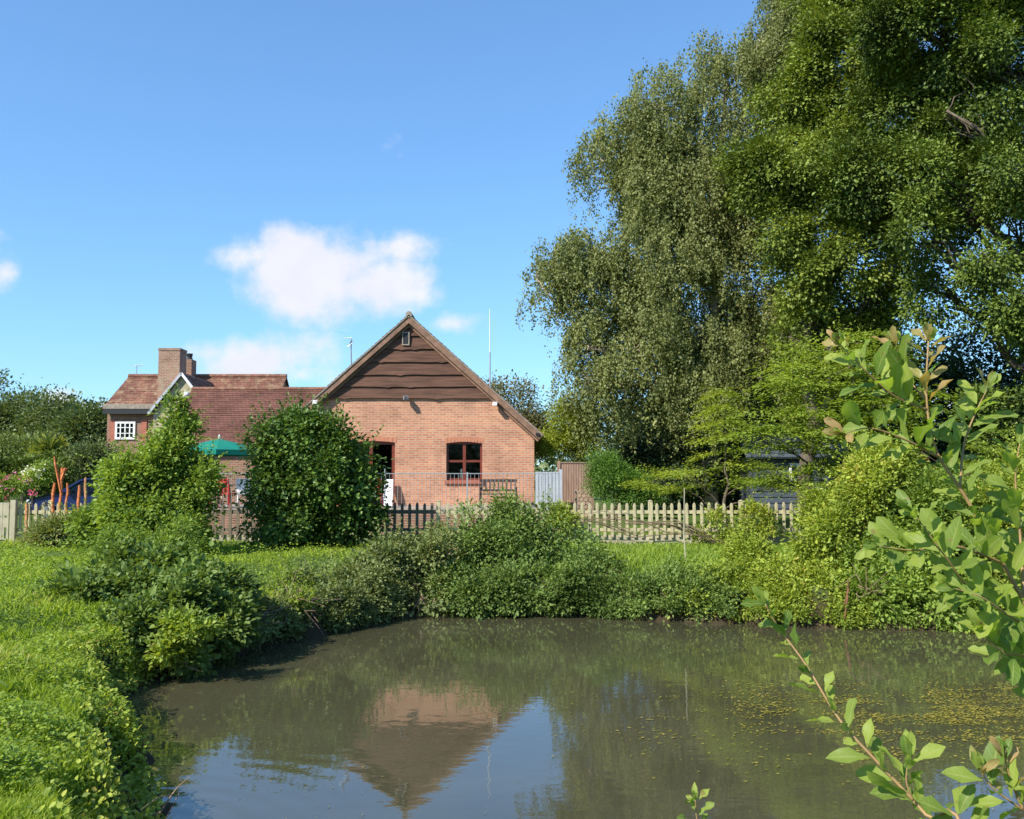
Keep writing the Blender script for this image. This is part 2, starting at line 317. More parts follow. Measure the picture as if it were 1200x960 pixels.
def nrm(a): return a/np.maximum(np.linalg.norm(a, axis=1, keepdims=True), 1e-9)
def rv(n): return nrm(rng.normal(size=(n, 3)))
def sn(p, f, seed=0):
    r = np.random.default_rng(1000+seed); s = 0
    for k in range(5):
        d = r.normal(size=3); d /= np.linalg.norm(d); d2 = r.normal(size=3); d2 /= np.linalg.norm(d2)
        s = s + np.sin(p@d*f*(1+.35*k)+r.uniform(0, 6))*np.sin(p@d2*f*(1.2+.3*k)+r.uniform(0, 6))
    return s/2.2
def leaves(name, pos, d, n, Ln, Wd, mat, parent, hexa=False, rnd=None, droop=.12):
    N_ = len(pos); d = nrm(d); sdv = nrm(np.cross(d, n)); n2 = np.cross(sdv, d)
    Ln = np.broadcast_to(np.asarray(Ln, float), (N_,))[:, None]; Wd = np.broadcast_to(np.asarray(Wd, float), (N_,))[:, None]
    if rnd is None: rnd = rng.random(N_)
    if hexa:
        v = np.stack([pos, pos+d*Ln*.28+sdv*Wd*.45+n2*Wd*.12, pos+d*Ln*.68+sdv*Wd*.40+n2*(Wd*.10-Ln*droop*.4), pos+d*Ln-n2*Ln*droop,
                      pos+d*Ln*.68-sdv*Wd*.40+n2*(Wd*.10-Ln*droop*.4), pos+d*Ln*.28-sdv*Wd*.45+n2*Wd*.12], axis=1).reshape(-1, 3)
        b = np.arange(N_)[:, None]*6
        f = np.concatenate([b+np.array([[0, 1, 2, 3]]), b+np.array([[0, 3, 4, 5]])], axis=1).reshape(-1, 4)
    else:
        v = np.stack([pos, pos+d*Ln*.45+sdv*Wd*.5+n2*Wd*.13, pos+d*Ln-n2*Ln*droop, pos+d*Ln*.45-sdv*Wd*.5+n2*Wd*.13], axis=1).reshape(-1, 3)
        b = np.arange(N_)[:, None]*4
        f = np.concatenate([b+np.array([[0, 1, 2]]), b+np.array([[0, 2, 3]])], axis=1).reshape(-1, 3)
    return mesh_obj(name, v, f, mat, parent, rnd=np.repeat(rnd, 2))
def lobe(px, py, Y, rx, ry, dy=None):
    """an ellipsoid seen at px,py of rx,ry pixels at distance Y"""
    k = Y/FPX; c = P(px, py, Y); return (c.x, Y, c.z, rx*k, dy if dy else .8*rx*k, ry*k)
def crown_pts(lobes, n, shell=.5, gap=-.35, gf=1.2, bump=.22, seed=0, zmin=None):
    Lb = np.array(lobes); w = (Lb[:, 3]*Lb[:, 4]*Lb[:, 5])**(2/3); w = w/w.sum()
    P_, O_ = [], []; got = 0; it = 0
    while got < n and it < 30:
        it += 1; m = int(n*1.5)+10
        i = rng.choice(len(Lb), m, p=w); u = rv(m)
        r = shell+(1-shell)*rng.random(m)**.7
        r = r*(1+bump*sn(u*3+Lb[i, :3], 1.6, seed+3))
        p = Lb[i, :3]+u*Lb[i, 3:]*r[:, None]
        ok = sn(p, gf, seed) > gap
        if zmin is not None: ok &= p[:, 2] > zmin
        P_.append(p[ok]); O_.append(nrm(u[ok]/Lb[i[ok], 3:]*Lb[i[ok], 3:].mean(axis=1, keepdims=True))); got += ok.sum()
    return np.concatenate(P_)[:n], np.concatenate(O_)[:n]
def clumped(lobes, n, shell=.5, gap=-.35, gf=1.2, bump=.22, seed=0, zmin=None, rs=.6, per=9, zs=1., flat=.8):
    lobes = [(a, b_, c_, max(d_-.5*rs, .4*d_), max(e_-.5*rs, .4*e_), max(f_-.5*rs*zs, .4*f_)) for (a, b_, c_, d_, e_, f_) in lobes]
    ns = max(6, int(n/per)); c0, o0 = crown_pts(lobes, ns, shell, gap, gf, bump, seed, None)
    ns = len(c0); i = rng.integers(0, ns, int(n*1.4)); R_ = rs*rng.uniform(.55, 1.3, ns); u = rv(len(i)); u = nrm(u+o0[i]*.55+np.array([0, 0, .25]))
    rr = (.55+.45*rng.random(len(i))**.6)*R_[i]; p = c0[i]+u*rr[:, None]*np.array([1, 1, zs]); o = nrm(u*.8+o0[i]*.5)
    if zmin is not None: k = p[:, 2] > zmin; p, o = p[k], o[k]
    return p[:n], o[:n]
def shoots(c, o, n, k, L0, L1, ll, lw):
    """leafy shoots that stick out of a crown"""
    sc = c[:, 2]+rng.normal(0, 1, len(c))*(c[:, 2].std()+.01)*.9; q = np.argsort(-sc)[:max(n*3, 4)]; q = rng.choice(q, min(n, len(q)), replace=False)
    n = len(q); d0 = nrm(o[q]*.8+np.array([0, 0, .9])+rv(n)*.5); Ls = rng.uniform(L0, L1, n); i = np.repeat(np.arange(n), k); t_ = np.tile(np.linspace(.05, 1, k), n)
    pos = c[q][i]+d0[i]*(Ls[i]*t_)[:, None]+np.array([0, 0, -.25])*((Ls[i]*t_**2)[:, None]); side = rv(n*k)
    d = nrm(d0[i]*.5+side*.9); nn = nrm(np.array([0, 0, .9])+rv(n*k)*.5); s = (1.15-.5*t_)*rng.uniform(.8, 1.2, n*k)
    return pos, d, nn, ll*s, lw*s, np.clip(rng.random(n*k)*.6+.3, 0, 1)
def tufts(c, o, k, r, ll, lw, up=.7, flat=.75):
    n = len(c); i = np.repeat(np.arange(n), k); off = rng.normal(size=(n*k, 3))*np.array([1, 1, flat])*r*.5
    pos = c[i]+off; d = nrm(nrm(off)*.7+o[i]*.5+rv(n*k)*.5+np.array([0, 0, -.1])); nn = nrm(np.array([0, 0, up])+o[i]*.55+rv(n*k)*.65)
    s = rng.uniform(.5, 1.4, n*k); tone = (sn(c, 1.7, 55)*.22)[i]+np.repeat(rng.normal(0, .12, n), k)
    return pos, d, nn, ll*s, lw*s, np.clip(rng.random(n*k)*.55+.22+tone*1.25, 0, 1)
def strands(c, o, k, L0, L1, ll, lw, spread=.1):
    n = len(c); i = np.repeat(np.arange(n), k); t_ = rng.random(n*k); Ls = rng.uniform(L0, L1, n)[i]
    sway = rng.normal(size=(n, 3))*np.array([1, 1, 0])*.15
    pos = c[i]+o[i]*(.35*np.sqrt(t_))[:, None]*np.array([1, 1, .3])+sway[i]*t_[:, None]+rng.normal(size=(n*k, 3))*spread*(1.1-.6*t_)[:, None]
    pos[:, 2] -= Ls*t_
    d = nrm(np.array([0, 0, -.9])+rv(n*k)*.75); nn = nrm(o[i]*.7+rv(n*k)*.8+np.array([0, 0, .25]))
    s = rng.uniform(.5, 1.4, n*k); tone = np.repeat(rng.normal(0, .15, n), k)
    return pos, d, nn, ll*s, lw*s, np.clip(rng.random(n*k)*.55+.22+tone*1.25, 0, 1)
def sprays(c, o, k, r, ll, lw):
    c = c.copy(); c[:, 2] = np.round(c[:, 2]/.42+.3*np.sin(c[:, 0]*1.7))*.42-.3*.42*np.sin(c[:, 0]*1.7)+rng.normal(0, .03, len(c))
    n = len(c); i = np.repeat(np.arange(n), k); tilt = rng.normal(size=(n, 2))*.22+o[:, :2]*-.28
    off = rng.normal(size=(n*k, 3))*np.array([1, 1, .1])*r*.55; off[:, :2] += o[i][:, :2]*r*.4
    off[:, 2] += (off[:, :2]*tilt[i]).sum(axis=1)
    pos = c[i]+off; d = nrm(off*np.array([1, 1, .3])+rv(n*k)*r*.25); nn = nrm(np.array([0, 0, 1.])+rv(n*k)*.42+o[i]*.2)
    s = rng.uniform(.5, 1.4, n*k); tone = (sn(c, 1.7, 55)*.22)[i]+np.repeat(rng.normal(0, .12, n), k)
    return pos, d, nn, ll*s, lw*s, np.clip(rng.random(n*k)*.55+.22+tone*1.25, 0, 1)
def cat(*parts): return [np.concatenate(x) for x in zip(*parts)]
def foliage(name, data, mat, parent, hexa=False): 
    pos, d, nn, l_, w_, r_ = data
    return leaves(name, pos, d, nn, l_, w_, mat, parent, hexa=hexa, rnd=r_)
def curve(p, q, n=5, sag=.0, jit=.1):
    p = Vector(p); q = Vector(q); o_ = []; ln_ = (q-p).length
    j = [Vector(rng.normal(size=3))*jit*ln_*.3 for _ in range(n+1)]
    for i in range(n+1):
        t_ = i/n; v = p.lerp(q, t_)+Vector((0, 0, 1))*math.sin(t_*math.pi)*sag*ln_
        if 0 < i < n: v += j[i]
        o_.append(v)
    return o_
def shrub(label, lobes, n, k, r, ll, mat, base, style='tuft', hexa=False, group=None, lw=.6, stems=14, name='shrub', cat_='shrub', shell=.35, gap=-.5, gf=2.2, seed=0, bump=.25, zmin=None, stemr=.02, up=.7, rs=None, nsh=30):
    t_ = empty(name, base, label, cat_, group)
    rs = rs or .42*float(np.mean([min(q[3], q[5]) for q in lobes]))
    c, o = clumped(lobes, n, shell, gap, gf, bump, seed, zmin, rs)
    if style == 'tuft': dt = cat(tufts(c, o, k, r, ll, ll*lw, up), shoots(c, o, nsh, 18, r*.8, r*(4.2 if nsh > 60 else 3), ll, ll*lw))
    elif style == 'spray': dt = sprays(c, o, k, r, ll, ll*lw)
    else: dt = strands(c, o, k, r*.6, r*1.6, ll, ll*lw)
    foliage('foliage', dt, mat, t_, hexa)
    mb = MB(); idx = rng.choice(len(c), min(stems, len(c)), replace=False)
    for q in idx:
        b_ = Vector(base)+Vector((rng.normal()*.18, rng.normal()*.12, 0)); e = Vector(c[q])
        mb.tube(curve(b_, e, 5, .05, .12), [stemr*(1-.75*i/5) for i in range(6)], 5)
        for _ in range(2):
            e2 = Vector(c[rng.integers(len(c))])
            if (e2-e).length < 1.4: mb.tube(curve(b_.lerp(e, .6), e2, 3, .05, .1), [stemr*.5, stemr*.4, stemr*.25, stemr*.12], 4)
    mb.build('stems', MT['twig'], t_)
    return t_

# ------------------------------------------------------------------ pond outline, ground, water
pond = [P(178, 968, 1)]  # placeholder replaced below
def W0(px, py):
    """where the ray through a photo pixel meets the water level"""
    d = P(px, py, 1.0); k = EYE/(EYE-d.z); return (d.x*k, k)
pond = [W0(*q) for q in [(182, 962), (160, 890), (132, 825), (190, 792), (290, 762), (395, 740), (450, 727), (520, 718), (610, 721), (700, 724), (860, 731), (1000, 736), (1200, 742)]]
pond += [(12, 15.6), (14.5, 11), (13, 5), (8, 2.6), (3, 2.4), (0, 2.6), (-1.6, 4.2), (-2.3, 5.8)]
PO = np.array(pond)
def pdist(x, y):
    x = np.asarray(x, float); y = np.asarray(y, float); p = np.stack([x, y], -1); best = np.full(x.shape, 1e9); ins = np.zeros(x.shape, bool)
    for i in range(len(PO)):
        a = PO[i]; b_ = PO[(i+1) % len(PO)]; ab = b_-a; t_ = np.clip(((p-a)@ab)/(ab@ab), 0, 1)
        dd = np.linalg.norm(p-(a+t_[..., None]*ab), axis=-1); best = np.minimum(best, dd)
        c_ = ((a[1] > y) != (b_[1] > y)); xi = (b_[0]-a[0])*(y-a[1])/((b_[1]-a[1]) if abs(b_[1]-a[1]) > 1e-9 else 1e-9)+a[0]; ins ^= c_ & (x < xi)
    return np.where(ins, -best, best)
def ss(x): x = np.clip(x, 0, 1); return x*x*(3-2*x)
def gz(x, y):
    x = np.asarray(x, float); y = np.asarray(y, float); d = pdist(x, y)
    d2 = d+.12*np.sin(x*3.1)*np.cos(y*2.7)+.08*np.sin(x*7+y*5)
    z = -.7+.72*ss((d2+.9)/.95)+.62*ss(d2/.55)+.33*ss((d2-.3)/2.6)
    z = z+.03*np.sin(x*1.9+y)*np.cos(y*2.3)*ss(d/1.)
    z = z-.10*ss((y-17)/3)*ss((x-.5)/3)*ss(d/1.)
    z = z+.55*ss((y-26.3)/2.5)*ss((x-1.)/1.2)+.22*ss((y-27)/3.)*ss((-x-11)/2.)
    return z
def axis(a, b_, st, far):
    c_ = list(np.arange(a, b_+1e-6, st)); s_ = st; x = b_
    hi = []; 
    while x < far: s_ *= 1.5; x += s_; hi.append(x)
    s_ = st; x = a; lo = []
    while x > -far: s_ *= 1.5; x -= s_; lo.append(x)
    return np.array(lo[::-1]+c_+hi)
ax = axis(-17, 17, .2, 1500); ay = axis(-2, 34, .2, 1500)
GX, GY = np.meshgrid(ax, ay); GZ = gz(GX, GY)
V = np.stack([GX, GY, GZ], -1).reshape(-1, 3); nx, ny = len(ax), len(ay)
ii = (np.arange(ny-1)[:, None]*nx+np.arange(nx-1)[None]).ravel()
F = np.stack([ii, ii+1, ii+nx+1, ii+nx], 1)
tag(mesh_obj('ground', V, F, MT['ground'], smooth=True), kind='structure')
wm = MB(); wm.add([(-8, 1.5, 0), (17, 1.5, 0), (17, 20.5, 0), (-8, 20.5, 0)], [(0, 1, 2, 3)])
tag(wm.build('pond_water', MT['water']), kind='structure')

# terrace and path
TZ = 1.75
mb = MB(); mb.box(-11.5, 1.0, 28.9, 33, .6, TZ-.03); tag(mb.build('terrace', MT['brick_old']), kind='structure')
mb = MB(); mb.box(-11.5, 1.03, 28.87, 33, TZ-.03, TZ); tag(mb.build('terrace_paving', MT['paving']), kind='structure')

# ------------------------------------------------------------------ brick hall with gable
GYp = 31.0
cx, za = XZ(480, 372, GYp); xr, ze = XZ(631, 507, GYp); hw = xr-cx      # apex / eave of the wall plane
wr = XZ(626, 507, GYp)[0]-cx
slope = (za-ze)/hw
def roof_z(dx, off=0.): return za-abs(dx)*slope+off
hall = empty('gable_hall', (cx, GYp, TZ), 'single storey orange brick hall with dark timber clad gable facing the pond', 'building')
zb = XZ(480, 465, GYp)[1]
wx0, wz1 = XZ(523, 518, GYp); wx1, wz0 = XZ(565, 563, GYp)
dx0, dz1 = XZ(408, 517, GYp); dx1 = XZ(463, 517, GYp)[0]
TH = .28
mb = MB()
def wp(pts): mb.prism([(x, GYp, z) for x, z in pts], (0, TH, 0))
xl, xrr = cx-wr, cx+wr; zcor = roof_z(wr)-.05
wp([(xl, TZ-.3), (dx0, TZ-.3), (dx0, dz1), (xl, dz1)])
wp([(dx1, TZ-.3), (wx0, TZ-.3), (wx0, dz1), (dx1, dz1)])
wp([(wx0, TZ-.3), (wx1, TZ-.3), (wx1, wz0), (wx0, wz0)])
wp([(wx1, TZ-.3), (xrr, TZ-.3), (xrr, dz1), (wx1, dz1)])
ztop = dz1
hb = hw*(za-zb)/(za-ze)
wp([(xl, ztop), (xrr, ztop), (xrr, zcor), (cx+hb, zb+.001), (cx-hb, zb+.001), (xl, zcor)])
# side, back walls and the gable behind the cladding
mb.prism([(cx-hb+.05, GYp+.06, zb), (cx+hb-.05, GYp+.06, zb), (cx, GYp+.06, za-.1)], (0, .2, 0))
mb.box(xl, xl+TH, GYp+TH, 45, TZ-.3, zcor-.02); mb.box(xrr-TH, xrr, GYp+TH, 45, TZ-.3, zcor-.02)
mb.prism([(xl, 45, TZ-.3), (xrr, 45, TZ-.3), (xrr, 45, zcor), (cx, 45, za-.1), (xl, 45, zcor)], (0, .3, 0))
wall = mb.build('brick_wall', MT['brick'], hall)
# lintel arches
def arch(x0, x1, z, rise=.06, h=.17):
    m_ = MB(); n_ = 12
    lo = [(x0-.06+(x1-x0+.12)*i/n_, z-.055+rise*math.sin(math.pi*i/n_)) for i in range(n_+1)]
    for i in range(n_):
        (a, b_), (c_, d_) = lo[i], lo[i+1]; g = .006
        m_.prism([(a+g, GYp-.006, b_), (c_-g, GYp-.006, d_), (c_-g, GYp-.006, d_+h), (a+g, GYp-.006, b_+h)], (0, .1, 0))
    return m_
arch(wx0, wx1, wz1).build('arch_lintel', MT['voussoir'], hall); arch(dx0, dx1, dz1).build('arch_lintel', MT['voussoir'], hall)
# waney edged boards
mb = MB(); zs = [XZ(480, y, GYp)[1] for y in (467, 453.5, 439.5, 424.5, 409.5, 394, 383.5, 372)]
for i in range(7):
    z0, z1 = zs[i], zs[i+1]+.06; n_ = 60
    h0 = hw*(za-max(z0, 0))/(za-ze); pts = []
    ph = random.uniform(0, 9); knots = [random.uniform(-h0, h0) for _ in range(3)]
    row = []
    for j in range(n_+1):
        x = -h0+2*h0*j/n_
        zl = z0+.006*math.sin(x*1.3+ph)+.005*math.sin(x*5.3+ph*2)-sum(.03*math.exp(-((x-kk)/.09)**2) for kk in knots)
        zt = min(z1, za-abs(x)*slope-.02); zl2 = min(zl, zt-.005)
        row.append((cx+x, zl2, zt))
    vs_ = []
    for x, zl, zt in row: 
        fr_ = (zt-zl)/(z1-z0)
        vs_ += [(x, GYp-.085, zl), (x, GYp-.085+.065*min(1, fr_), zt), (x, GYp+.02, zl), (x, GYp+.02, zt)]
    fs_ = []
    for j in range(n_):
        a = j*4; fs_ += [(a, a+4, a+5, a+1), (a, a+2, a+6, a+4), (a+1, a+5, a+7, a+3)]
    mb.add(vs_, fs_)
mb.build('timber_cladding', MT['cladding'], hall)
# gable vent
vx0, vz1 = XZ(473, 391, GYp); vx1, vz0 = XZ(479, 404, GYp)
mb = MB(); yv = GYp-.12
mb.box(vx0, vx1, yv+.02, yv+.04, vz0, vz1); v = mb.build('gable_vent', MT['darkbits'], hall)
mb = MB(); w_ = .035
mb.box(vx0-w_, vx0, yv, yv+.06, vz0, vz1); mb.box(vx1, vx1+w_, yv, yv+.06, vz0, vz1); mb.box(vx0-w_, vx1+w_, yv, yv+.06, vz1, vz1+w_); mb.box(vx0-w_, vx1+w_, yv, yv+.06, vz0-w_, vz0)
mb.build('vent_frame', MT['verge'], v)
# roof slopes in courses
def tiled(name, pe0, pe1, pr0, pr1, mat, parent, course=.16, th=.05, step=.018):
    pe0, pe1, pr0, pr1 = map(Vector, (pe0, pe1, pr0, pr1)); nrm_ = (pe1-pe0).cross(pr0-pe0).normalized()
    if nrm_.z < 0: nrm_ = -nrm_
    n_ = max(2, int((pr0-pe0).length/course)); m_ = MB()
    ns = max(1, int((pe1-pe0).length/.6))
    for i in range(n_):
        a, b_ = i/n_, (i+1)/n_
        for j in range(ns):
            s0, s1 = j/ns, (j+1)/ns
            q = [pe0.lerp(pe1, s0).lerp(pr0.lerp(pr1, s0), a), pe0.lerp(pe1, s1).lerp(pr0.lerp(pr1, s1), a), pe0.lerp(pe1, s1).lerp(pr0.lerp(pr1, s1), b_), pe0.lerp(pe1, s0).lerp(pr0.lerp(pr1, s0), b_)]
            w0_ = random.uniform(-.004, .004); l_ = step+w0_
            top = [q[0]+nrm_*(th+l_), q[1]+nrm_*(th+l_), q[2]+nrm_*(th+w0_), q[3]+nrm_*(th+w0_)]
            m_.add(q+top, [(4, 5, 6, 7), (0, 1, 5, 4), (1, 2, 6, 5), (3, 0, 4, 7), (3, 2, 1, 0)])
    return m_.build(name, mat, parent)
fo = GYp-.24; eo = .22
for sgn in (-1, 1):
    e = sgn*(hw+eo*.6); zed = za-(hw+eo*.6)*slope
    tiled('roof_slope', (cx+e, fo, zed), (cx+e, 45.5, zed), (cx, fo, za), (cx, 45.5, za), MT['tile'], hall)
    # barge board, verge and inner trim
    dv = Vector((e, 0, zed-za)).normalized(); up_ = Vector((0, -1, 0)).cross(dv) if sgn > 0 else dv.cross(Vector((0, -1, 0)))
    if up_.z < 0: up_ = -up_
    A = Vector((cx, fo, za)); B = Vector((cx+e, fo, zed))
    def board(a, b_, lo, hi, y0, y1, nm, mt):
        m_ = MB(); pl = [a+up_*lo, b_+up_*lo, b_+up_*hi, a+up_*hi]
        # mitre at the ridge
        pl[0] = Vector((cx, a.y, a.z+lo/up_.z)); pl[3] = Vector((cx, a.y, a.z+hi/up_.z))
        m_.prism([(p.x, y0, p.z) for p in pl], (0, y1-y0, 0)); m_.build(nm, mt, hall)
    board(A, B, -.17, -.003, fo+.0, fo+.035, 'barge_board', MT['barge'])
    board(A, B, 0.002, .036, fo-.03, fo+.02, 'verge_strip', MT['verge'])
    board(A, B, -.25, -.14, GYp-.11, GYp-.057, 'inner_trim', MT['barge'])
    board(A, B, -.045, -.02, fo+.04, GYp, 'soffit', MT['barge'])
mb = MB(); mb.tube([(cx, fo-.03, za+.06), (cx, 45.5, za+.06)], .11, 8); mb.build('ridge_tiles', MT['verge'], hall)
mb = MB(); mb.box(xrr+.04, xrr+.15, GYp-.3, 45, zed+.02, zed+.1) ; mb.build('gutter', MT['plastic_black'], hall)
# window
def frame(parent, x0, x1, z0, z1, y, w, mat, nm='window', mull=(), trans=(), d=.07, glass=True, mw=None):
    mw = mw or w
    m_ = MB(); m_.box(x0, x0+w, y, y+d, z0, z1); m_.box(x1-w, x1, y, y+d, z0, z1); m_.box(x0+w, x1-w, y, y+d, z1-w, z1); m_.box(x0+w, x1-w, y, y+d, z0, z0+w)
    for u in mull: xx = x0+(x1-x0)*u; m_.box(xx-mw/2, xx+mw/2, y-.002, y+d-.002, z0+w, z1-w)
    for u in trans: zz = z0+(z1-z0)*u; m_.box(x0+w, x1-w, y+.004, y+d-.006, zz-mw*.35, zz+mw*.35)
    f_ = m_.build(nm, mat, parent)
    if glass:
        g_ = MB(); g_.box(x0+w*.5, x1-w*.5, y+d*.45, y+d*.55, z0+w*.5, z1-w*.5); g_.build('pane', MT['glass'], f_)
    return f_
win = frame(hall, wx0+.002, wx1-.002, wz0+.002, wz1-.002, GYp+.09, .07, MT['redwood'], mull=(.5,), trans=(.5,), mw=.1)
mb = MB()
for i in range(9): 
    a = wx0-.05+(wx1-wx0+.1)*i/9; mb.box(a+.004, a+(wx1-wx0+.1)/9-.004, GYp-.07, GYp+.088, wz0-.11, wz0-.005)
mb.build('tile_sill', MT['tilesill'], hall)
dr = frame(hall, dx0+.002, dx1-.002, TZ+.002, dz1-.002, GYp+.09, .11, MT['redwood'], nm='glazed_door', mull=(.48,), trans=())
mb = MB(); mb.box(dx1-.35, dx1-.32, GYp+.02, GYp+.08, TZ+1., TZ+1.25); mb.build('handle', MT['galv'], dr)
# partition coloured near black to stand in for the dim room
mb = MB(); mb.box(xl+TH+.01, xrr-TH-.01, GYp+3.4, GYp+3.5, TZ, zcor-.1); mb.build('dark_room_backing', MT['darkbits'], hall)
mb = MB(); mb.box(xl+TH+.01, xrr-TH-.01, GYp+TH+.01, 44.9, zcor-.2, zcor-.1); mb.build('ceiling', MT['paving'], hall)
mb = MB(); mb.box(xl+TH+.01, xrr-TH-.01, GYp+TH+.01, 44.9, TZ-.05, TZ+.01); mb.build('floor_slab', MT['paving'], hall)
# things on the hall
def lamp(px, py, label, white=True):
    x, z = XZ(px, py, GYp-.2); t_ = empty('security_light', (x, GYp-.01, z), label, 'light', 'lights on the gable wall')
    m_ = MB(); m_.box(x-.05, x+.05, GYp-.03, GYp-.005, z-.02, z+.12); m_.tube([(x, GYp-.03, z+.05), (x+.01, GYp-.2, z+.04)], .018, 6); m_.build('bracket', MT['galv'], t_)
    m_ = MB(); m_.prism([(x-.075, GYp-.34, z-.08), (x-.075, GYp-.16, z-.05), (x-.075, GYp-.14, z+.06), (x-.075, GYp-.3, z+.045)], (.15, 0, 0)); m_.build('lamp_head', MT['white'] if white else MT['galv'], t_)
    m_ = MB(); m_.prism([(x-.06, GYp-.35, z-.07), (x-.06, GYp-.343, z-.075), (x-.06, GYp-.308, z+.035), (x-.06, GYp-.315, z+.04)], (.12, 0, 0)); m_.build('lens', MT['lamp'] if white else MT['darkbits'], t_)
lamp(370, 471, 'white security light under the left eave, above the round dark shrub')
lamp(580, 473, 'white security light at the right end of the brick gable')
lamp(476, 466, 'grey floodlight at the middle of the gable just below the boards', False)
ax_, az_ = XZ(412, 425, GYp+.3)
t_ = empty('tv_aerial', (ax_, GYp+.3, az_), 'small twisted metal aerial on the left roof slope of the hall', 'aerial')
m_ = MB(); m_.tube([(ax_, GYp+.3, az_-.2), (ax_+.01, GYp+.1, az_+.45), (ax_+.03, GYp+.02, az_+.72)], .02, 6); m_.build('mast', MT['galv'], t_)
m_ = MB(); m_.tube([(ax_-.22, GYp+.05, az_+.78), (ax_+.05, GYp+.02, az_+.8)], .013, 5); m_.tube([(ax_-.1, GYp+.05, az_+.5), (ax_+.08, GYp+.02, az_+.62), (ax_+.05, GYp+.02, az_+.8), (ax_-.02, GYp, az_+.6)], .016, 5)
m_.build('antenna_arms', MT['galv'], t_)
bx_, bz_ = XZ(574, 470, 36); tx_, tz_ = XZ(574, 362, 36)
t_ = empty('radio_mast', (bx_, 36, bz_), 'tall thin whip aerial rising behind the right roof slope', 'aerial')
m_ = MB(); m_.tube([(bx_, 36, bz_-.8), (bx_, 36, bz_+1.9)], .028, 6); m_.build('mast', MT['galv'], t_)
m_ = MB(); m_.tube([(bx_, 36, bz_+1.9), (tx_, 36, tz_)], [.02, .012], 5); m_.build('whip', MT['white'], t_)
# ornament on the inside sill
x, z = XZ(541, 560, GYp+.14)
mb = MB(); mb.tube([(x, GYp+.22, wz0), (x, GYp+.22, wz0+.06), (x, GYp+.22, wz0+.15), (x, GYp+.22, wz0+.22), (x, GYp+.22, wz0+.27), (x, GYp+.22, wz0+.34), (x, GYp+.22, wz0+.38)], [.05, .06, .075, .03, .05, .055, .02], 10)
tag(mb.build('figurine', MT['white'], smooth=True), 'small white rounded ornament standing inside the hall window', 'ornament')
# white board by the door
x, z = XZ(454, 588, 30.5)
t_ = empty('white_board', (x, 30.5, TZ), 'white upright board leaning beside the red door frame', 'board')
mb = MB(); mb.prism([(x-.14, 30.45, TZ), (x+.16, 30.45, TZ), (x+.14, 30.8, TZ+.9), (x-.08, 30.8, TZ+.9)], (0, .03, 0)); mb.build('panel', MT['white'], t_)
mb = MB(); mb.beam((x-.16, 30.44, TZ), (x-.10, 30.79, TZ+.9), .03, .04); mb.build('edge_frame', MT['greypanel'], t_)

# ------------------------------------------------------------------ tiled range and farmhouse
RY = 38.0
rx0, rz1 = XZ(225, 458, RY+3.2); 
_, rz0 = XZ(225, 522, RY)
rng_ = empty('tiled_range', ((rx0+cx)/2, RY, 1.1), 'long low range with dark red tiled roof left of the gable hall', 'building')
rx1 = cx-1.0
tiled('roof_slope', (rx0, RY-.3, rz0), (rx1, RY-.3, rz0), (rx0, RY+3.2, rz1), (rx1, RY+3.2, rz1), MT['tile'], rng_)
tiled('roof_slope', (rx0, RY+6.7, rz0), (rx1, RY+6.7, rz0), (rx0, RY+3.2, rz1), (rx1, RY+3.2, rz1), MT['tile'], rng_)
mb = MB(); mb.tube([(rx0, RY+3.2, rz1+.07), (rx1, RY+3.2, rz1+.07)], .1, 8); mb.build('ridge_tiles', MT['tile_old'], rng_)
mb = MB(); mb.box(rx0+.1, rx1, RY, RY+.25, .9, rz0+.05); mb.prism([(rx0+.1, RY+.25, .9), (rx0+.1, RY+6.4, .9), (rx0+.1, RY+6.4, rz0), (rx0+.1, RY+3.2, rz1-.1), (rx0+.1, RY+.25, rz0)], (.25, 0, 0)); mb.box(rx0+.35, rx1, RY+6.15, RY+6.4, .9, rz0); mb.build('wall', MT['brick_old'], rng_)
mb = MB(); mb.box(rx0, rx1, RY-.42, RY-.3, rz0-.05, rz0+.05); mb.build('gutter', MT['plastic_black'], rng_)

fh = empty('farmhouse', (XZ(180, 480, 45)[0], 45, 1.1), 'old tiled farmhouse with white gable verge and pale wall on the left', 'house')
FY = 45.0
x0 = XZ(126, 480, FY)[0]+.15; zr = XZ(139, 443, FY+2.0)[1]; x1 = XZ(336, 443, FY+2.0)[0]; _, zE = XZ(139, 480, FY-.2)
xw0 = XZ(126, 480, FY)[0]
tiled('roof_slope', (x0-.3, FY-.25, zE), (x1, FY-.25, zE), (x0, FY+2.0, zr), (x1, FY+2.0, zr), MT['tile_old'], fh)
tiled('roof_slope', (x0-.3, FY+4.25, zE), (x1, FY+4.25, zE), (x0, FY+2.0, zr), (x1, FY+2.0, zr), MT['tile_old'], fh)
mb = MB(); mb.tube([(x0, FY+2.0, zr+.08), (x1, FY+2.0, zr+.08)], .12, 8); mb.build('ridge_tiles', MT['tile_old'], fh)
mb = MB(); mb.box(xw0, x1-.1, FY, FY+.3, .9, zE+.02); mb.box(xw0, xw0+.3, FY+.3, FY+4.0, .9, zE); mb.prism([(x1-.4, FY+.3, .9), (x1-.4, FY+4.0, .9), (x1-.4, FY+4.0, zE), (x1-.4, FY+2.0, zr-.05), (x1-.4, FY+.3, zE)], (.3, 0, 0))
mb.prism([(xw0+.05, FY+.3, zE), (xw0+.05, FY+4.0, zE), (xw0+.05, FY+2.0, zr-.05)], (.2, 0, 0)); mb.box(xw0+.3, x1-.4, FY+3.7, FY+4.0, .9, zE-.01); mb.build('wall', MT['brick_old'], fh)
mb = MB(); a, _ = XZ(126, 1, FY); b_, _ = XZ(182, 1, FY); mb.box(a-.2, b_, FY-.33, FY-.2, zE-.22, zE+.0); mb.build('gutter', MT['plastic_black'], fh)
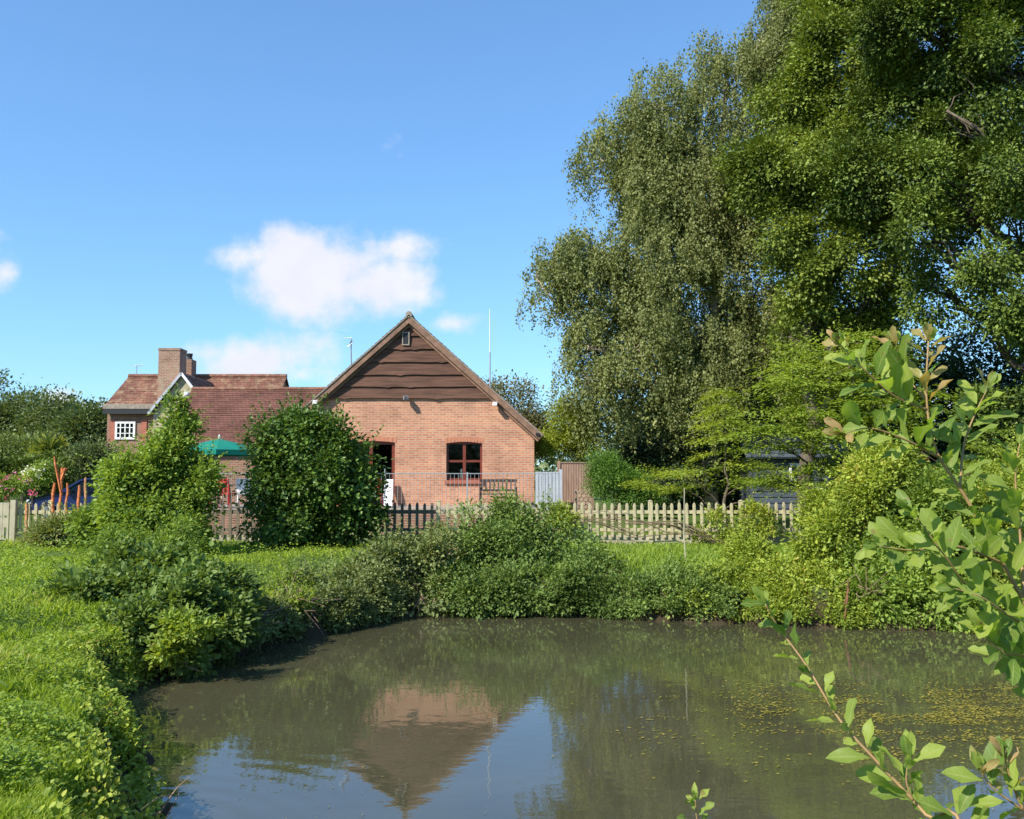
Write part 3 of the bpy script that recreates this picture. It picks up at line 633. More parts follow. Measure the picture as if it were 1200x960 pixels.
mb = MB(); mb.box(a-.2, b_, FY-.3, FY+.1, zE+.03, zE+.26); mb.build('eaves_course', MT['verge'], fh)
wa, wzt = XZ(135, 494, FY-.05); wb, wzb = XZ(158, 515, FY-.05)
frame(fh, wa, wb, wzb, wzt, FY-.06, .1, MT['white'], mull=(.27, .5, .73), trans=(.34, .66), mw=.05)
mb = MB(); mb.box(wa+.05, wb-.05, FY-.012, FY-.004, wzb+.05, wzt-.05); mb.build('dark_pane_backing', MT['darkbits'], fh)  # near-black sheet on the wall stands in for the unlit room
for px_ in (167, 130): 
    a = XZ(px_, 1, FY)[0]; mb = MB(); mb.box(a-.13, a+.13, FY-.05, FY-.002, wzb-.1, wzt+.1); mb.build('hung_tile_strip', MT['tilesill'], fh)
# wing gable facing the pond
WY = 42.5; ax1, az1 = XZ(214, 438, WY); lx, lz = XZ(176, 484, WY); wh = ax1-lx
mb = MB(); mb.prism([(ax1-wh+.15, WY, .9), (ax1+wh-.15, WY, .9), (ax1+wh-.15, WY, lz), (ax1, WY, az1-.05), (ax1-wh+.15, WY, lz)], (0, .3, 0)); mb.box(ax1-wh+.15, ax1-wh+.4, WY+.3, FY-.34, .9, lz); mb.box(ax1+wh-.4, ax1+wh-.15, WY+.3, FY-.34, .9, lz); mb.build('wing_wall', MT['render'], fh)
for s_ in (-1, 1):
    tiled('wing_roof', (ax1+s_*wh, WY-.1, lz), (ax1+s_*wh, FY+1.5, lz), (ax1, WY-.1, az1), (ax1, FY+1.5, az1), MT['tile_old'], fh)
    mb = MB(); d_ = Vector((s_*wh, 0, lz-az1)).normalized(); mb.beam((ax1, WY-.16, az1+.0), Vector((ax1+s_*wh*1.02, WY-.16, lz-.05)), .07, .11, up=(0, 0, 1)); mb.build('verge_board', MT['white'] if s_ > 0 else MT['greypanel'], fh)
# chimney
c0, ct = XZ(186, 408, 44.0); c1, _ = XZ(211, 408, 44.0)
mb = MB(); mb.box(c0, c1, 44.0, 44.9, 5.0, ct-.1); mb.box(c0-.025, c1+.025, 43.975, 44.925, ct-.1, ct); ch = mb.build('chimney', MT['brick_chimney'], fh)
c2, ctt = XZ(220, 422, 46.5); mb = MB(); mb.box(c2-.45, c2+.3, 46.2, 46.9, 6., ctt); ch2 = mb.build('chimney', MT['brick_old'], fh)
mb = MB(); mb.tube([(c2+.12, 46.4, ctt), (c2+.12, 46.4, ctt+.12), (c2+.12, 46.4, ctt+.3)], [.17, .13, .17], 10); mb.build('chimney_pot', MT['plastic_black'], ch2)
sx, sz = XZ(160, 443, FY+2.0); mb = MB(); mb.tube([(sx, FY+2.0, sz-.1), (sx, FY+2.0, sz+.65)], .02, 5); mb.tube([(sx-.25, FY+2.0, sz+.6), (sx+.3, FY+2.0, sz+.66)], .015, 5)
for k in range(5): mb.tube([(sx-.2+k*.11, FY+1.8, sz+.61+.01*k), (sx-.2+k*.11, FY+2.2, sz+.61+.01*k)], .01, 4)
tag(mb.build('tv_aerial', MT['galv']), 'tiny television aerial on the farmhouse ridge at the far left', 'aerial')
# round wall lamp on the wing
x, z = XZ(218, 462, WY-.2); bmv = MB(); bmv.tube([(x, WY-.05, z), (x, WY-.1, z), (x, WY-.16, z), (x, WY-.22, z), (x, WY-.26, z)], [.06, .12, .15, .12, .03], 10)
tag(bmv.build('wall_lamp', MT['white'], smooth=True), 'round white lamp on the pale farmhouse wing wall', 'light')

# ------------------------------------------------------------------ dark outbuilding on the right
SY = 31.5; s0 = XZ(880, 1, SY)[0]; s1 = XZ(1010, 1, SY)[0]; st = XZ(900, 536, SY)[1]
shed = empty('outbuilding', ((s0+s1)/2, SY, 1.4), 'blue grey boarded outbuilding behind the right end of the picket fence', 'building')
mb = MB(); nb = 11
for i in range(nb):
    a = 1.3+(st-1.3)*i/nb; b_ = 1.3+(st-1.3)*(i+1)/nb; mb.prism([(s0, SY-.03, a), (s0, SY, b_+.01), (s0, SY+.05, b_+.01), (s0, SY+.05, a)], (s1-s0, 0, 0))
mb.box(s0, s0+.1, SY+.06, SY+4, 1.3, st); mb.box(s1-.1, s1, SY+.06, SY+4, 1.3, st); mb.box(s0, s1, SY+4, SY+4.1, 1.3, st); mb.build('boarded_wall', MT['slateclad'], shed)
tiled('roof_slope', (s0-.2, SY-.3, st-.05), (s1+.2, SY-.3, st-.05), (s0-.2, SY+2, st+1.2), (s1+.2, SY+2, st+1.2), MT['slateclad'], shed, course=.25)
tiled('roof_slope', (s0-.2, SY+4.3, st-.05), (s1+.2, SY+4.3, st-.05), (s0-.2, SY+2, st+1.2), (s1+.2, SY+2, st+1.2), MT['slateclad'], shed, course=.25)
a, zt = XZ(924, 543, SY); b_, zb_ = XZ(948, 565, SY)
mb = MB(); mb.box(a+.05, b_-.05, SY-.045, SY-.035, zb_+.05, zt-.05); mb.build('window_blind', MT['greypanel'], shed)
frame(shed, a, b_, zb_, zt, SY-.12, .07, MT['white'], mull=(.45,))

# ------------------------------------------------------------------ terrace railing, gate, bench
def railing(x0, x1, y, z, label):
    t_ = empty('metal_railing', (x0, y, z), label, 'railing', 'metal railings along the terrace edge')
    m_ = MB(); m_.beam((x0, y, z+1.08), (x1, y, z+1.08), .045, .025); m_.beam((x0, y, z+.08), (x1, y, z+.08), .035, .02); m_.build('rails', MT['galv'], t_)
    npst = max(2, int(round((x1-x0)/2.35))+1); ps = [x0+(x1-x0)*i/(npst-1) for i in range(npst)]
    m_ = MB(); nb_ = int((x1-x0)/.125)
    for i in range(nb_):
        xx = x0+.06+i*.125
        if min(abs(xx-p) for p in ps) > .04: m_.tube([(xx, y, z+.09), (xx, y, z+1.07)], .0075, 5, cap=False)
    m_.build('bars', MT['galv'], t_)
    for p in ps: m_ = MB(); m_.box(p-.025, p+.025, y-.025, y+.025, z-.1, z+1.12); m_.build('post', MT['galv'], t_)
ya = 29.05
railing(XZ(440, 1, ya)[0], XZ(655, 1, ya)[0], ya, TZ, 'grey metal bar railing on the terrace in front of the brick hall')
railing(XZ(236, 1, ya)[0], XZ(330, 1, ya)[0], ya, TZ, 'grey metal bar railing left of the round dark shrub, below the parasol')
g0, gt = XZ(627, 553, 30.2); g1_ = XZ(655, 553, 30.2)[0]
t_ = empty('side_gate', (g0, 30.2, 1.6), 'pale grey vertical boarded gate at the right corner of the hall', 'gate')
mb = MB(); w_ = (g1_-g0)/7
for i in range(7): mb.box(g0+i*w_+.008, g0+(i+1)*w_-.008, 30.2, 30.225+.006*(i % 2), 1.55, gt)
mb.build('boards', MT['greypanel'], t_)
for za_ in (1.8, gt-.25): mb = MB(); mb.box(g0, g1_, 30.235, 30.28, za_, za_+.1); mb.build('brace', MT['greypanel'], t_)
mb = MB(); mb.box(g1_+.01, g1_+.1, 30.15, 30.27, 1.3, gt+.08); mb.build('gate_post', MT['greypanel'], t_)
# close boarded fence and its end panel
t_ = empty('panel_fence', (XZ(660, 1, 31)[0], 31, 1.5), 'brown close boarded fence between the grey gate and the bright conifers', 'fence')
f0 = XZ(657, 1, 31)[0]; f1, ft = XZ(692, 543, 31)
mb = MB(); n_ = 12; w_ = (f1-f0)/n_
for i in range(n_): mb.prism([(f0+i*w_, 31, 1.4), (f0+(i+1)*w_+.015, 31-.012, 1.4), (f0+(i+1)*w_+.015, 31+.003, 1.4), (f0+i*w_, 31.015, 1.4)], (0, 0, ft-1.4))
mb.build('boards', MT['fencepanel'], t_)
mb = MB(); mb.box(f0-.02, f1+.02, 30.97, 31.04, ft, ft+.04); mb.build('capping', MT['fencepanel'], t_)
for xx in (f0-.06, f1+.05): mb = MB(); mb.box(xx-.05, xx+.05, 30.96, 31.06, 1.3, ft+.08); mb.build('post', MT['fencepanel'], t_)
# stack of logs
lg0 = None
lx_, lz_ = XZ(679, 586, 29.8); k_ = 0
lz_ = float(gz(lx_, 29.8))+.07
for row in range(7):
    for q in range(4 if row % 2 == 0 else 3):
        x = lx_-.1+q*.14+(.07 if row % 2 else 0); z = lz_+row*.12; r_ = .066
        mb = MB(); mb.tube([(x, 29.5, z), (x+.01, 29.85, z)], [r_, r_*1.03], 8)
        o_ = tag(mb.build('log', MT['log']), 'one cut log in the stack beside the brown fence and bright green conifer', 'log', 'logs stacked beside the brown fence')
# bench
bx0, bz1 = XZ(562, 567, 30.1); bx1, _ = XZ(606, 567, 30.1); bt = TZ+.86
t_ = empty('garden_bench', ((bx0+bx1)/2, 30.1, TZ), 'dark wooden slatted bench against the brick wall under the hall window', 'bench')
mb = MB()
for k in range(4): mb.box(bx0, bx1, 30.0+k*.11-.1, 30.09+k*.11-.1, TZ+.42, TZ+.45)
mb.build('seat', MT['benchwood'], t_)
mb = MB(); mb.beam((bx0, 30.4, bt), (bx1, 30.4, bt), .04, .09); mb.beam((bx0, 30.36, TZ+.55), (bx1, 30.36, TZ+.55), .04, .06); n_ = 9
for i in range(n_): xx = bx0+.06+(bx1-bx0-.12)*i/(n_-1); mb.beam((xx, 30.36, TZ+.56), (xx, 30.4, bt-.04), .05, .02, up=(0, 1, 0))
mb.build('backrest', MT['benchwood'], t_)
for xx in (bx0+.03, bx1-.03):
    for yv_, hh_ in ((29.93, .62), (30.36, .5)): mb = MB(); mb.box(xx-.03, xx+.03, yv_-.03, yv_+.03, TZ, TZ+hh_); mb.build('leg', MT['benchwood'], t_)
    mb = MB(); mb.box(xx-.035, xx+.035, 29.88, 30.37, TZ+.621, TZ+.66); mb.build('armrest', MT['benchwood'], t_)
# parasol, tables and chairs on the left terrace
def parasol():
    Y = 30.2; x, zt = XZ(257, 514, Y); t_ = empty('garden_parasol', (x, Y, TZ), 'open green parasol with white finial in front of the tiled range', 'parasol')
    ze_ = XZ(257, 528, Y)[1]; r_ = 1.3; mb = MB(); n_ = 8; vs_ = [(x, Y, zt)]
    for k in range(n_):
        a = 2*math.pi*(k+.3)/n_; vs_.append((x+r_*math.cos(a)*.5, Y+r_*math.sin(a)*.5, zt-(zt-ze_)*.42))
    for k in range(n_):
        a = 2*math.pi*(k+.3)/n_; vs_.append((x+r_*math.cos(a), Y+r_*math.sin(a), ze_))
    for k in range(n_):
        a = 2*math.pi*(k+.3)/n_; vs_.append((x+r_*math.cos(a), Y+r_*math.sin(a), ze_-.16))
    fs_ = []
    for k in range(n_):
        j = (k+1) % n_; fs_ += [(0, 1+k, 1+j), (1+k, 1+n_+k, 1+n_+j, 1+j), (1+n_+k, 1+2*n_+k, 1+2*n_+j, 1+n_+j)]
    mb.add(vs_, fs_); mb.build('canopy', MT['green_cloth'], t_)
    mb = MB(); mb.tube([(x, Y, TZ), (x, Y, zt)], .024, 8); mb.build('pole', MT['benchwood'], t_)
    mb = MB(); mb.tube([(x, Y, zt), (x, Y, zt+.06), (x, Y, zt+.13)], [.03, .045, .01], 8); mb.build('finial', MT['white'], t_)
    mb = MB()
    for k in range(n_):
        a = 2*math.pi*(k+.3)/n_; mb.tube([(x, Y, zt-.04), (x+r_*math.cos(a)*.5, Y+r_*math.sin(a)*.5, zt-(zt-ze_)*.42-.02), (x+r_*math.cos(a)*.98, Y+r_*math.sin(a)*.98, ze_-.02)], .01, 4)
    mb.build('ribs', MT['benchwood'], t_)
    mb = MB(); mb.tube([(x, Y, TZ), (x, Y, TZ+.1)], [.28, .2], 12); mb.build('base', MT['greypanel'], t_)
    # table under it
    t2 = empty('garden_table', (x, Y-.0, TZ), 'round pale wooden table standing under the green parasol', 'table')
    mb = MB(); mb.tube([(x+.0, Y, TZ+.70), (x, Y, TZ+.74)], .55, 16); mb.build('tabletop', MT['gateboard'], t2)
    for a in (.6, 2.2, 3.7, 5.3): mb = MB(); mb.beam((x+.42*math.cos(a), Y+.42*math.sin(a), TZ), (x+.36*math.cos(a), Y+.36*math.sin(a), TZ+.699), .05, .05, up=(0, 1, 0)); mb.build('leg', MT['gateboard'], t2)
parasol()
def chair(x, y, rot, label, grp, mat):
    t_ = empty('garden_chair', (x, y, TZ), label, 'chair', grp)
    ca, sa = math.cos(rot), math.sin(rot)
    def w(a, b_, z): return (x+a*ca-b_*sa, y+a*sa+b_*ca, TZ+z)
    mb = MB(); mb.prism([w(-.22, -.22, .43), w(.22, -.22, .43), w(.22, .22, .43), w(-.22, .22, .43)], (0, 0, .04)); mb.build('seat', mat, t_)
    mb = MB(); mb.prism([w(-.22, .2, .49), w(.22, .2, .49), w(.24, .27, .92), w(-.24, .27, .92)], Vector(w(0, .03, 0))-Vector(w(0, 0, 0))); mb.build('backrest', mat, t_)
    for a in (-.2, .2):
        for b_ in (-.2, .2): mb = MB(); mb.beam(w(a, b_, 0), w(a*.95, b_*.95, .429), .03, .03, up=(0, 1, 0)); mb.build('leg', mat, t_)
for i, (px_, Yc, rot, mat, lb) in enumerate([(243, 29.5, 3.0, 'red', 'red chair with its back to the railing, nearest the leafy shrub'), (268, 29.6, 2.7, 'red', 'red chair seen through the pickets, below the parasol'),
                                       (286, 29.7, .3, 'white', 'white chair among the red ones beside the round shrub'), (440, 29.7, 3.1, 'red', 'red chair behind the dark pickets in front of the hall door')]):
    chair(XZ(px_, 1, Yc)[0], Yc, rot, lb, 'garden chairs on the terrace', MT[mat])

# ------------------------------------------------------------------ picket fences
FYp = 25.7; pit = .203
def fence(p0, p1, label, mat, posts, skipboard=False, zb=None, top=None):
    x0 = XZ(p0, 1, FYp)[0]; x1 = XZ(p1, 1, FYp)[0]; zg = .93
    t_ = empty('picket_fence', (x0, FYp, zg), label, 'fence', 'lengths of picket fence behind the pond')
    H = 1.08
    r0 = None
    for k, z in enumerate((zg+.36, zg+.84)):
        mb = MB(); mb.box(x0, x1, FYp-.03, FYp+.02, z-.045, z+.045); mb.build('rail', mat, t_)
    if not skipboard:
        mb = MB(); mb.box(x0, x1, FYp+.0, FYp+.05, zg-.15, zg+.22); mb.build('gravel_board', MT['concrete'], t_)
    px = [XZ(q, 1, FYp)[0] for q in posts]
    for x in px:
        mb = MB(); mb.prism([(x-.055, FYp-.05, zg-.15), (x+.055, FYp-.05, zg-.15), (x+.055, FYp+.06, zg-.15), (x-.055, FYp+.06, zg-.15)], (0, 0, H+.2)); mb.prism([(x-.065, FYp-.06, zg+H+.051), (x+.065, FYp-.06, zg+H+.051), (x, FYp-.06, zg+H+.09)], (0, .13, 0)); mb.build('post', mat, t_)
    n_ = int((x1-x0)/pit); x = x0+.1
    w = .04; proto = None
    while x < x1-.03:
        if not px or min(abs(x-q) for q in px) > .09:
            dz_ = random.uniform(-.02, .015); ln = random.uniform(-.012, .012)
            if proto is None:
                mb = MB(); mb.prism([(x-w, FYp-.055, zg+.16), (x+w, FYp-.055, zg+.16), (x+w, FYp-.055, zg+H-.05), (x+w*.6, FYp-.055, zg+H), (x, FYp-.055, zg+H+.02), (x-w*.6, FYp-.055, zg+H), (x-w, FYp-.055, zg+H-.05)], (0, .022, 0))
                proto = mb.build('picket', mat, t_); xo = x
            else:
                c_ = proto.copy(); C.objects.link(c_); c_.parent = t_; c_.location = (x-xo, random.uniform(-.001, .001), dz_); c_.rotation_euler = (0, 0, 0)
                ORG[c_.name] = ORG[proto.name]
        x += pit
    return t_
fence(22, 232, 'pale picket fence length at the left, mostly behind the leafy climber', MT['picket'], (60, 120, 180))
fence(232, 512, 'picket fence length coloured dark for the shade beside the round shrub', MT['picket_shaded'], (234, 330, 440))
fence(512, 948, 'long sunlit picket fence length in front of the brick hall and trees', MT['picket'], (514, 548, 658, 762, 868))
# field gate at far left
x1 = XZ(16, 1, 25.6)[0]
t_ = empty('timber_gate', (x1-1.2, 25.6, .93), 'pale boarded timber gate with small slots at the far left edge', 'gate')
mb = MB(); x = x1-2.3
while x < x1-.1:
    mb.box(x, x+.16, 25.58, 25.61, 1.02, 1.05); mb.box(x, x+.16, 25.58, 25.61, 1.36, 1.62); mb.box(x, x+.05, 25.58, 25.61, 1.05, 1.36); mb.box(x+.11, x+.16, 25.58, 25.61, 1.05, 1.36)
    mb.box(x, x+.16, 25.58, 25.61, 1.68, 2.03); mb.box(x, x+.05, 25.58, 25.61, 1.62, 1.68); mb.box(x+.11, x+.16, 25.58, 25.61, 1.62, 1.68); x += .17
mb.build('boards', MT['gateboard'], t_)
for za_ in (1.12, 1.8): mb = MB(); mb.box(x1-2.3, x1-.06, 25.615, 25.66, za_, za_+.1); mb.build('brace', MT['gateboard'], t_)
mb = MB(); mb.box(x1-.04, x1+.1, 25.53, 25.67, .8, 2.1); mb.build('gate_post', MT['gateboard'], t_)

# ------------------------------------------------------------------ car
def car():
    Y0, Y1 = 34., 35.7; gx = XZ(31, 1, 34)[0]; zg = float(gz(gx+1, 34.8))+.0; Lc = 4.1
    t_ = empty('parked_car', (gx+Lc/2, 34.85, zg), 'dark blue hatchback parked behind the left picket fence', 'car')
    prof = [(0, .35), (.02, .62), (.18, .78), (1.0, .95), (1.15, .98), (3.85, 1.0), (4.05, .85), (4.1, .5), (4.05, .3), (.1, .26)]
    mb = MB(); n_ = len(prof); yy_ = [(Y0+.08, .96), (Y0, 1.), (Y1, 1.), (Y1-.08, .96)]
    rings = []
    vs_ = []
    for j, (y, s_) in enumerate([(Y0+.1, .95), (Y0, 1.), (Y1, 1.), (Y1-.1, .95)]):
        for (a, z) in prof: vs_.append((gx+2.05+(a-2.05)*s_, y, zg+.6+(z-.6)*(s_)))
    fs_ = [list(range(n_))[::-1], [3*n_+i for i in range(n_)]]
    for j in range(3):
        for i in range(n_): a = j*n_+i; b_ = j*n_+(i+1) % n_; fs_.append([a, b_, b_+n_, a+n_])
    mb.add(vs_, fs_); body = mb.build('body', MT['carpaint'], t_)
    # cabin: roof and pillars
    cab = [(1.15, .98), (1.85, 1.42), (2.2, 1.48), (3.3, 1.46), (3.7, 1.38), (3.95, 1.0)]
    mb = MB(); m_ = MB()
    for y in (Y0+.12, Y1-.12-.05):
        def s_(a, z): k = (z-.98)/.5; return (gx+a, y+(.1*k if y < 34.8 else -.1*k), zg+z)
        for a, b_ in zip(cab[:-1], cab[1:]): mb.beam(s_(*a), s_(*b_), .06, .07, up=(0, 1, 0))
        mb.beam(s_(2.55, .98), s_(2.6, 1.46), .05, .08, up=(0, 1, 0))
    rf = [(gx+1.85, Y0+.22, zg+1.42), (gx+2.2, Y0+.22, zg+1.48), (gx+3.3, Y0+.22, zg+1.46), (gx+3.7, Y0+.22, zg+1.38), (gx+3.68, Y0+.22, zg+1.34), (gx+3.3, Y0+.22, zg+1.42), (gx+2.2, Y0+.22, zg+1.44), (gx+1.87, Y0+.22, zg+1.38)]
    mb.prism(rf, (0, Y1-Y0-.44, 0)); mb.build('roof', MT['carpaint'], t_)
    g_ = MB()
    for y, sg in ((Y0+.15, 1), (Y1-.15, -1)): g_.prism([(gx+1.25, y, zg+.99), (gx+3.88, y, zg+.99), (gx+3.65, y+.09*sg, zg+1.37), (gx+3.3, y+.09*sg, zg+1.43), (gx+2.2, y+.09*sg, zg+1.44), (gx+1.88, y+.09*sg, zg+1.38)], (0, .01*sg, 0))
    g_.prism([(gx+1.18, Y0+.2, zg+.99), (gx+1.86, Y0+.28, zg+1.41), (gx+1.86, Y1-.28, zg+1.41), (gx+1.18, Y1-.2, zg+.99)], (.01, 0, 0))
    g_.prism([(gx+3.93, Y0+.2, zg+1.01), (gx+3.7, Y0+.28, zg+1.37), (gx+3.7, Y1-.28, zg+1.37), (gx+3.93, Y1-.2, zg+1.01)], (-.01, 0, 0)); g_.build('windows', MT['glass'], t_)
    mb = MB(); mb.box(gx+1.9, gx+2.3, Y0+.3, Y1-.3, zg+.95, zg+1.15); mb.box(gx+2.3, gx+2.42, Y0+.35, Y0+.8, zg+.95, zg+1.35); mb.box(gx+2.3, gx+2.42, Y1-.8, Y1-.35, zg+.95, zg+1.35); mb.build('seats', MT['darkbits'], t_)
    for wx_ in (.75, 3.3):
        for y in (Y0-.02, Y1-.2): 
            mb = MB(); mb.tube([(gx+wx_, y, zg+.3), (gx+wx_, y+.22, zg+.3)], .31, 18); wl = mb.build('wheel', MT['tyre'], t_)
            mb = MB(); yy_ = y-.01 if y < 34.8 else y+.21; mb.tube([(gx+wx_, yy_, zg+.3), (gx+wx_, yy_+.02, zg+.3)], .19, 14); mb.build('rim', MT['rim'], wl)
    for y in (Y0+.05, Y1-.35): mb = MB(); mb.box(gx-.01, gx+.14, y, y+.3, zg+.58, zg+.72); mb.build('headlight', MT['lamp'], t_); mb = MB(); mb.box(gx+4.0, gx+4.1, y, y+.28, zg+.7, zg+.9); mb.build('tail_light', MT['taillamp'], t_)
    mb = MB(); mb.box(gx+1.4, gx+1.55, Y0-.14, Y0-.01, zg+1.0, zg+1.12); mb.build('mirror', MT['carpaint'], t_)
car()
# ------------------------------------------------------------------ orange forked uprights
def upright(px, pt, pb, Y, r, lab, fork=False, mat='orange'):
    b_ = P(px, pb, Y); a = P(px, pt, Y); g = float(gz(b_.x, Y)); t_ = empty('orange_post', (b_.x, Y, g), lab, 'post', 'orange uprights by the left picket fence')
    n_ = 7; pts = []; rr = []
    for i in range(n_): 
        u = i/(n_-1); pts.append((b_.x+random.uniform(-.03, .03), Y+random.uniform(-.03, .03), g+(a.z-g)*u)); rr.append(r*.78*random.uniform(.8, 1.25))
    m_ = MB(); m_.tube(pts[:4], rr[:4], 7); m_.build('lower_stem', MT['orangetan'], t_)
    m_ = MB(); m_.tube(pts[3:], [x*1.12 for x in rr[3:]], 7)
    if fork: m_.tube([pts[4], (b_.x-.13, Y-.05, a.z+.08), (b_.x-.17, Y-.05, a.z+.3)], [r, r*.8, r*.4], 6); m_.tube([pts[5], (b_.x+.12, Y, a.z-.02)], [r, r*1.2], 6)
    m_.build('upper_stem', MT[mat], t_)
upright(69, 548, 625, 25.2, .042, 'tallest orange upright, forked at its top, in front of the blue car', True)
upright(77, 566, 625, 25.25, .035, 'dull orange upright in front of the car windscreen', mat='orange')
upright(92, 569, 622, 25.2, .045, 'bright orange upright in front of the car side window')
upright(61, 566, 622, 25.3, .04, 'thin orange upright just left of the tallest one')
upright(31, 590, 628, 25.3, .05, 'short orange upright beside the timber gate post', mat='orangetan')
upright(100, 560, 600, 26.5, .04, 'pinkish orange upright at the edge of the leafy climber', mat='orangetan')

# ------------------------------------------------------------------ trees
def tree(name, label, cat_, base, lobes, n, k, r, ll, mat, trunk_top, tr, bark, style='tuft', shell=.4, gap=-.3, gf=.9, seed=0, lw=.62, group=None, nb=60, strand=(.7, 2.), lean=0, bump=.22, extra=None, flat=.75, sub=70, rs=.8, zs=1., per=9):
    t_ = empty(name, base, label, cat_, group)
    c, o = clumped(lobes, n, shell, gap, gf, bump, seed, None, rs, per, zs)
    if style == 'spray': c, o = crown_pts(lobes, n, shell, gap, gf, bump, seed)
    if style == 'tuft': dt = tufts(c, o, k, r, ll, ll*lw, flat=flat)
    elif style == 'hang': dt = strands(c, o, k, strand[0], strand[1], ll, ll*lw)
    else: dt = sprays(c, o, k, r, ll, ll*lw)
    foliage('crown', dt, mat, t_)
    mb = MB(); tt = Vector(trunk_top); bs = Vector(base); pts = curve(bs, tt, 9, 0, .03)
    pts[0] = bs; mb.tube(pts, [tr*(1.35 if i == 0 else 1-.85*(i/9)**1.1) for i in range(10)], 10); mb.build('trunk', bark, t_, smooth=True)
    mb = MB()
    for (x, y, z, a, b_, c_) in lobes:
        e = Vector((x, y, z)); ht = max(.25, min(.95, (z-bs.z-abs(Vector((x, y)).to_3d().x-bs.x)*.6)/(tt.z-bs.z))); s_ = pts[int(ht*9)]
        r0 = tr*(1-.8*ht)*.5; cv = curve(s_, e, 6, .06, .12); mb.tube(cv, [r0*(1-.7*i/6) for i in range(7)], 6)
        near = np.argsort(np.linalg.norm(c-np.array([x, y, z]), axis=1)+rng.random(len(c))*max(a, c_)*.8)[:sub//4]
        for q in near[::max(1, len(near)//12)]:
            mb.tube(curve(cv[rng.integers(3, 7)], c[q], 4, .05, .15), [r0*.3, r0*.24, r0*.18, r0*.12, r0*.06], 4)
    mb.build('branches', bark, t_, smooth=True)
    return t_
def gpt(px, Y): x = XZ(px, 1, Y)[0]; return (x, Y, float(gz(x, Y))-.05)
# weeping birch
B = [lobe(765, 125, 33, 38, 55), lobe(735, 150, 33, 35, 40), lobe(700, 185, 33, 30, 40), lobe(745, 225, 33, 65, 50), lobe(850, 110, 33.5, 62, 70), lobe(925, 60, 34, 60, 75), lobe(940, -20, 34, 60, 60), lobe(800, 200, 33, 70, 80),
     lobe(628, 325, 32.5, 24, 22), lobe(665, 310, 32.5, 36, 35), lobe(700, 330, 32.5, 50, 70), lobe(780, 320, 33, 90, 90), lobe(880, 240, 33.5, 80, 110), lobe(690, 405, 32, 36, 55), lobe(745, 410, 32, 55, 75), lobe(825, 400, 32.5, 75, 80),
     lobe(900, 370, 33.5, 60, 80), lobe(722, 450, 31.8, 42, 50), lobe(800, 460, 32, 60, 45), lobe(870, 440, 32.5, 50, 50), lobe(690, 450, 31.8, 20, 50)]
tree('birch_tree', 'tall weeping birch with drooping grey green foliage right of the hall', 'tree', gpt(830, 33.2), B, 10500, 38, .4, .086, LM['birch'], P(850, 60, 33.4), .27, MT['birchbark'], 'hang', shell=.25, gap=-.32, gf=1.3, lw=.75, strand=(.4, 1.6), bump=.3, rs=.7, zs=1.4, per=22)
# oak with bare trunk
O1 = [lobe(1000, 300, 28.6, 48, 42), lobe(1055, 330, 28.8, 36, 36), lobe(980, 345, 29.6, 34, 34), lobe(1040, 385, 30, 34, 30), lobe(945, 325, 29.2, 34, 38), lobe(925, 395, 29.2, 36, 34), lobe(985, 400, 29.2, 36, 34), lobe(935, 120, 30, 45, 50), lobe(900, 200, 29.5, 42, 45), lobe(960, 190, 29.5, 70, 65), lobe(1000, 90, 29.5, 75, 70), lobe(935, 260, 29.5, 48, 46), lobe(1000, 280, 29.5, 60, 55), lobe(975, 30, 30, 45, 45), lobe(1010, -10, 30, 80, 60), lobe(1000, 370, 30.5, 40, 35), lobe(925, 340, 30.5, 30, 36), lobe(960, 400, 31.5, 55, 40), lobe(1040, 220, 30.5, 45, 60), lobe(1040, 320, 30.5, 45, 45), lobe(1010, 430, 31.5, 50, 45), lobe(955, 470, 32, 40, 35)]
tree('oak_tree', 'mid green oak with bare reddish trunk standing between birch and dark oak', 'tree', gpt(945, 30.3), O1, 4600, 42, .4, .12, LM['oak'], P(950, 120, 30.3), .26, MT['bark'], gap=-.42, gf=1.2, seed=5, rs=.64, per=24)
O2 = [lobe(1090, 40, 26, 75, 60), lobe(1180, 60, 25.5, 90, 80), lobe(1110, 130, 25.5, 60, 50), lobe(1190, 200, 25, 75, 65), lobe(1090, 215, 26, 50, 45), lobe(1150, 300, 25.5, 55, 40), lobe(1190, 340, 25, 55, 60), lobe(1140, -40, 26, 130, 60), lobe(1040, 20, 26.5, 50, 50), lobe(1195, 430, 25, 42, 50), lobe(1290, 200, 26, 90, 150), lobe(1180, 500, 25.5, 50, 40), lobe(1300, 420, 26, 80, 90), lobe(1080, 280, 26, 50, 40), lobe(1140, 370, 26.5, 44, 44), lobe(1075, 170, 27, 50, 45), lobe(1090, 340, 27, 36, 30), lobe(1170, 270, 26.5, 60, 50), lobe(1060, 120, 27.5, 60, 60), lobe(1130, 210, 27.5, 70, 70), lobe(1010, 210, 27.5, 50, 70), lobe(1150, 110, 27, 60, 60)]
tree('oak_tree', 'large dark oak filling the top right corner of the view', 'tree', gpt(1250, 26.5), O2, 6400, 42, .38, .112, LM['oak2'], P(1215, 0, 26), .42, MT['bark'], gap=-.48, gf=1.2, seed=9, rs=.58, per=26)
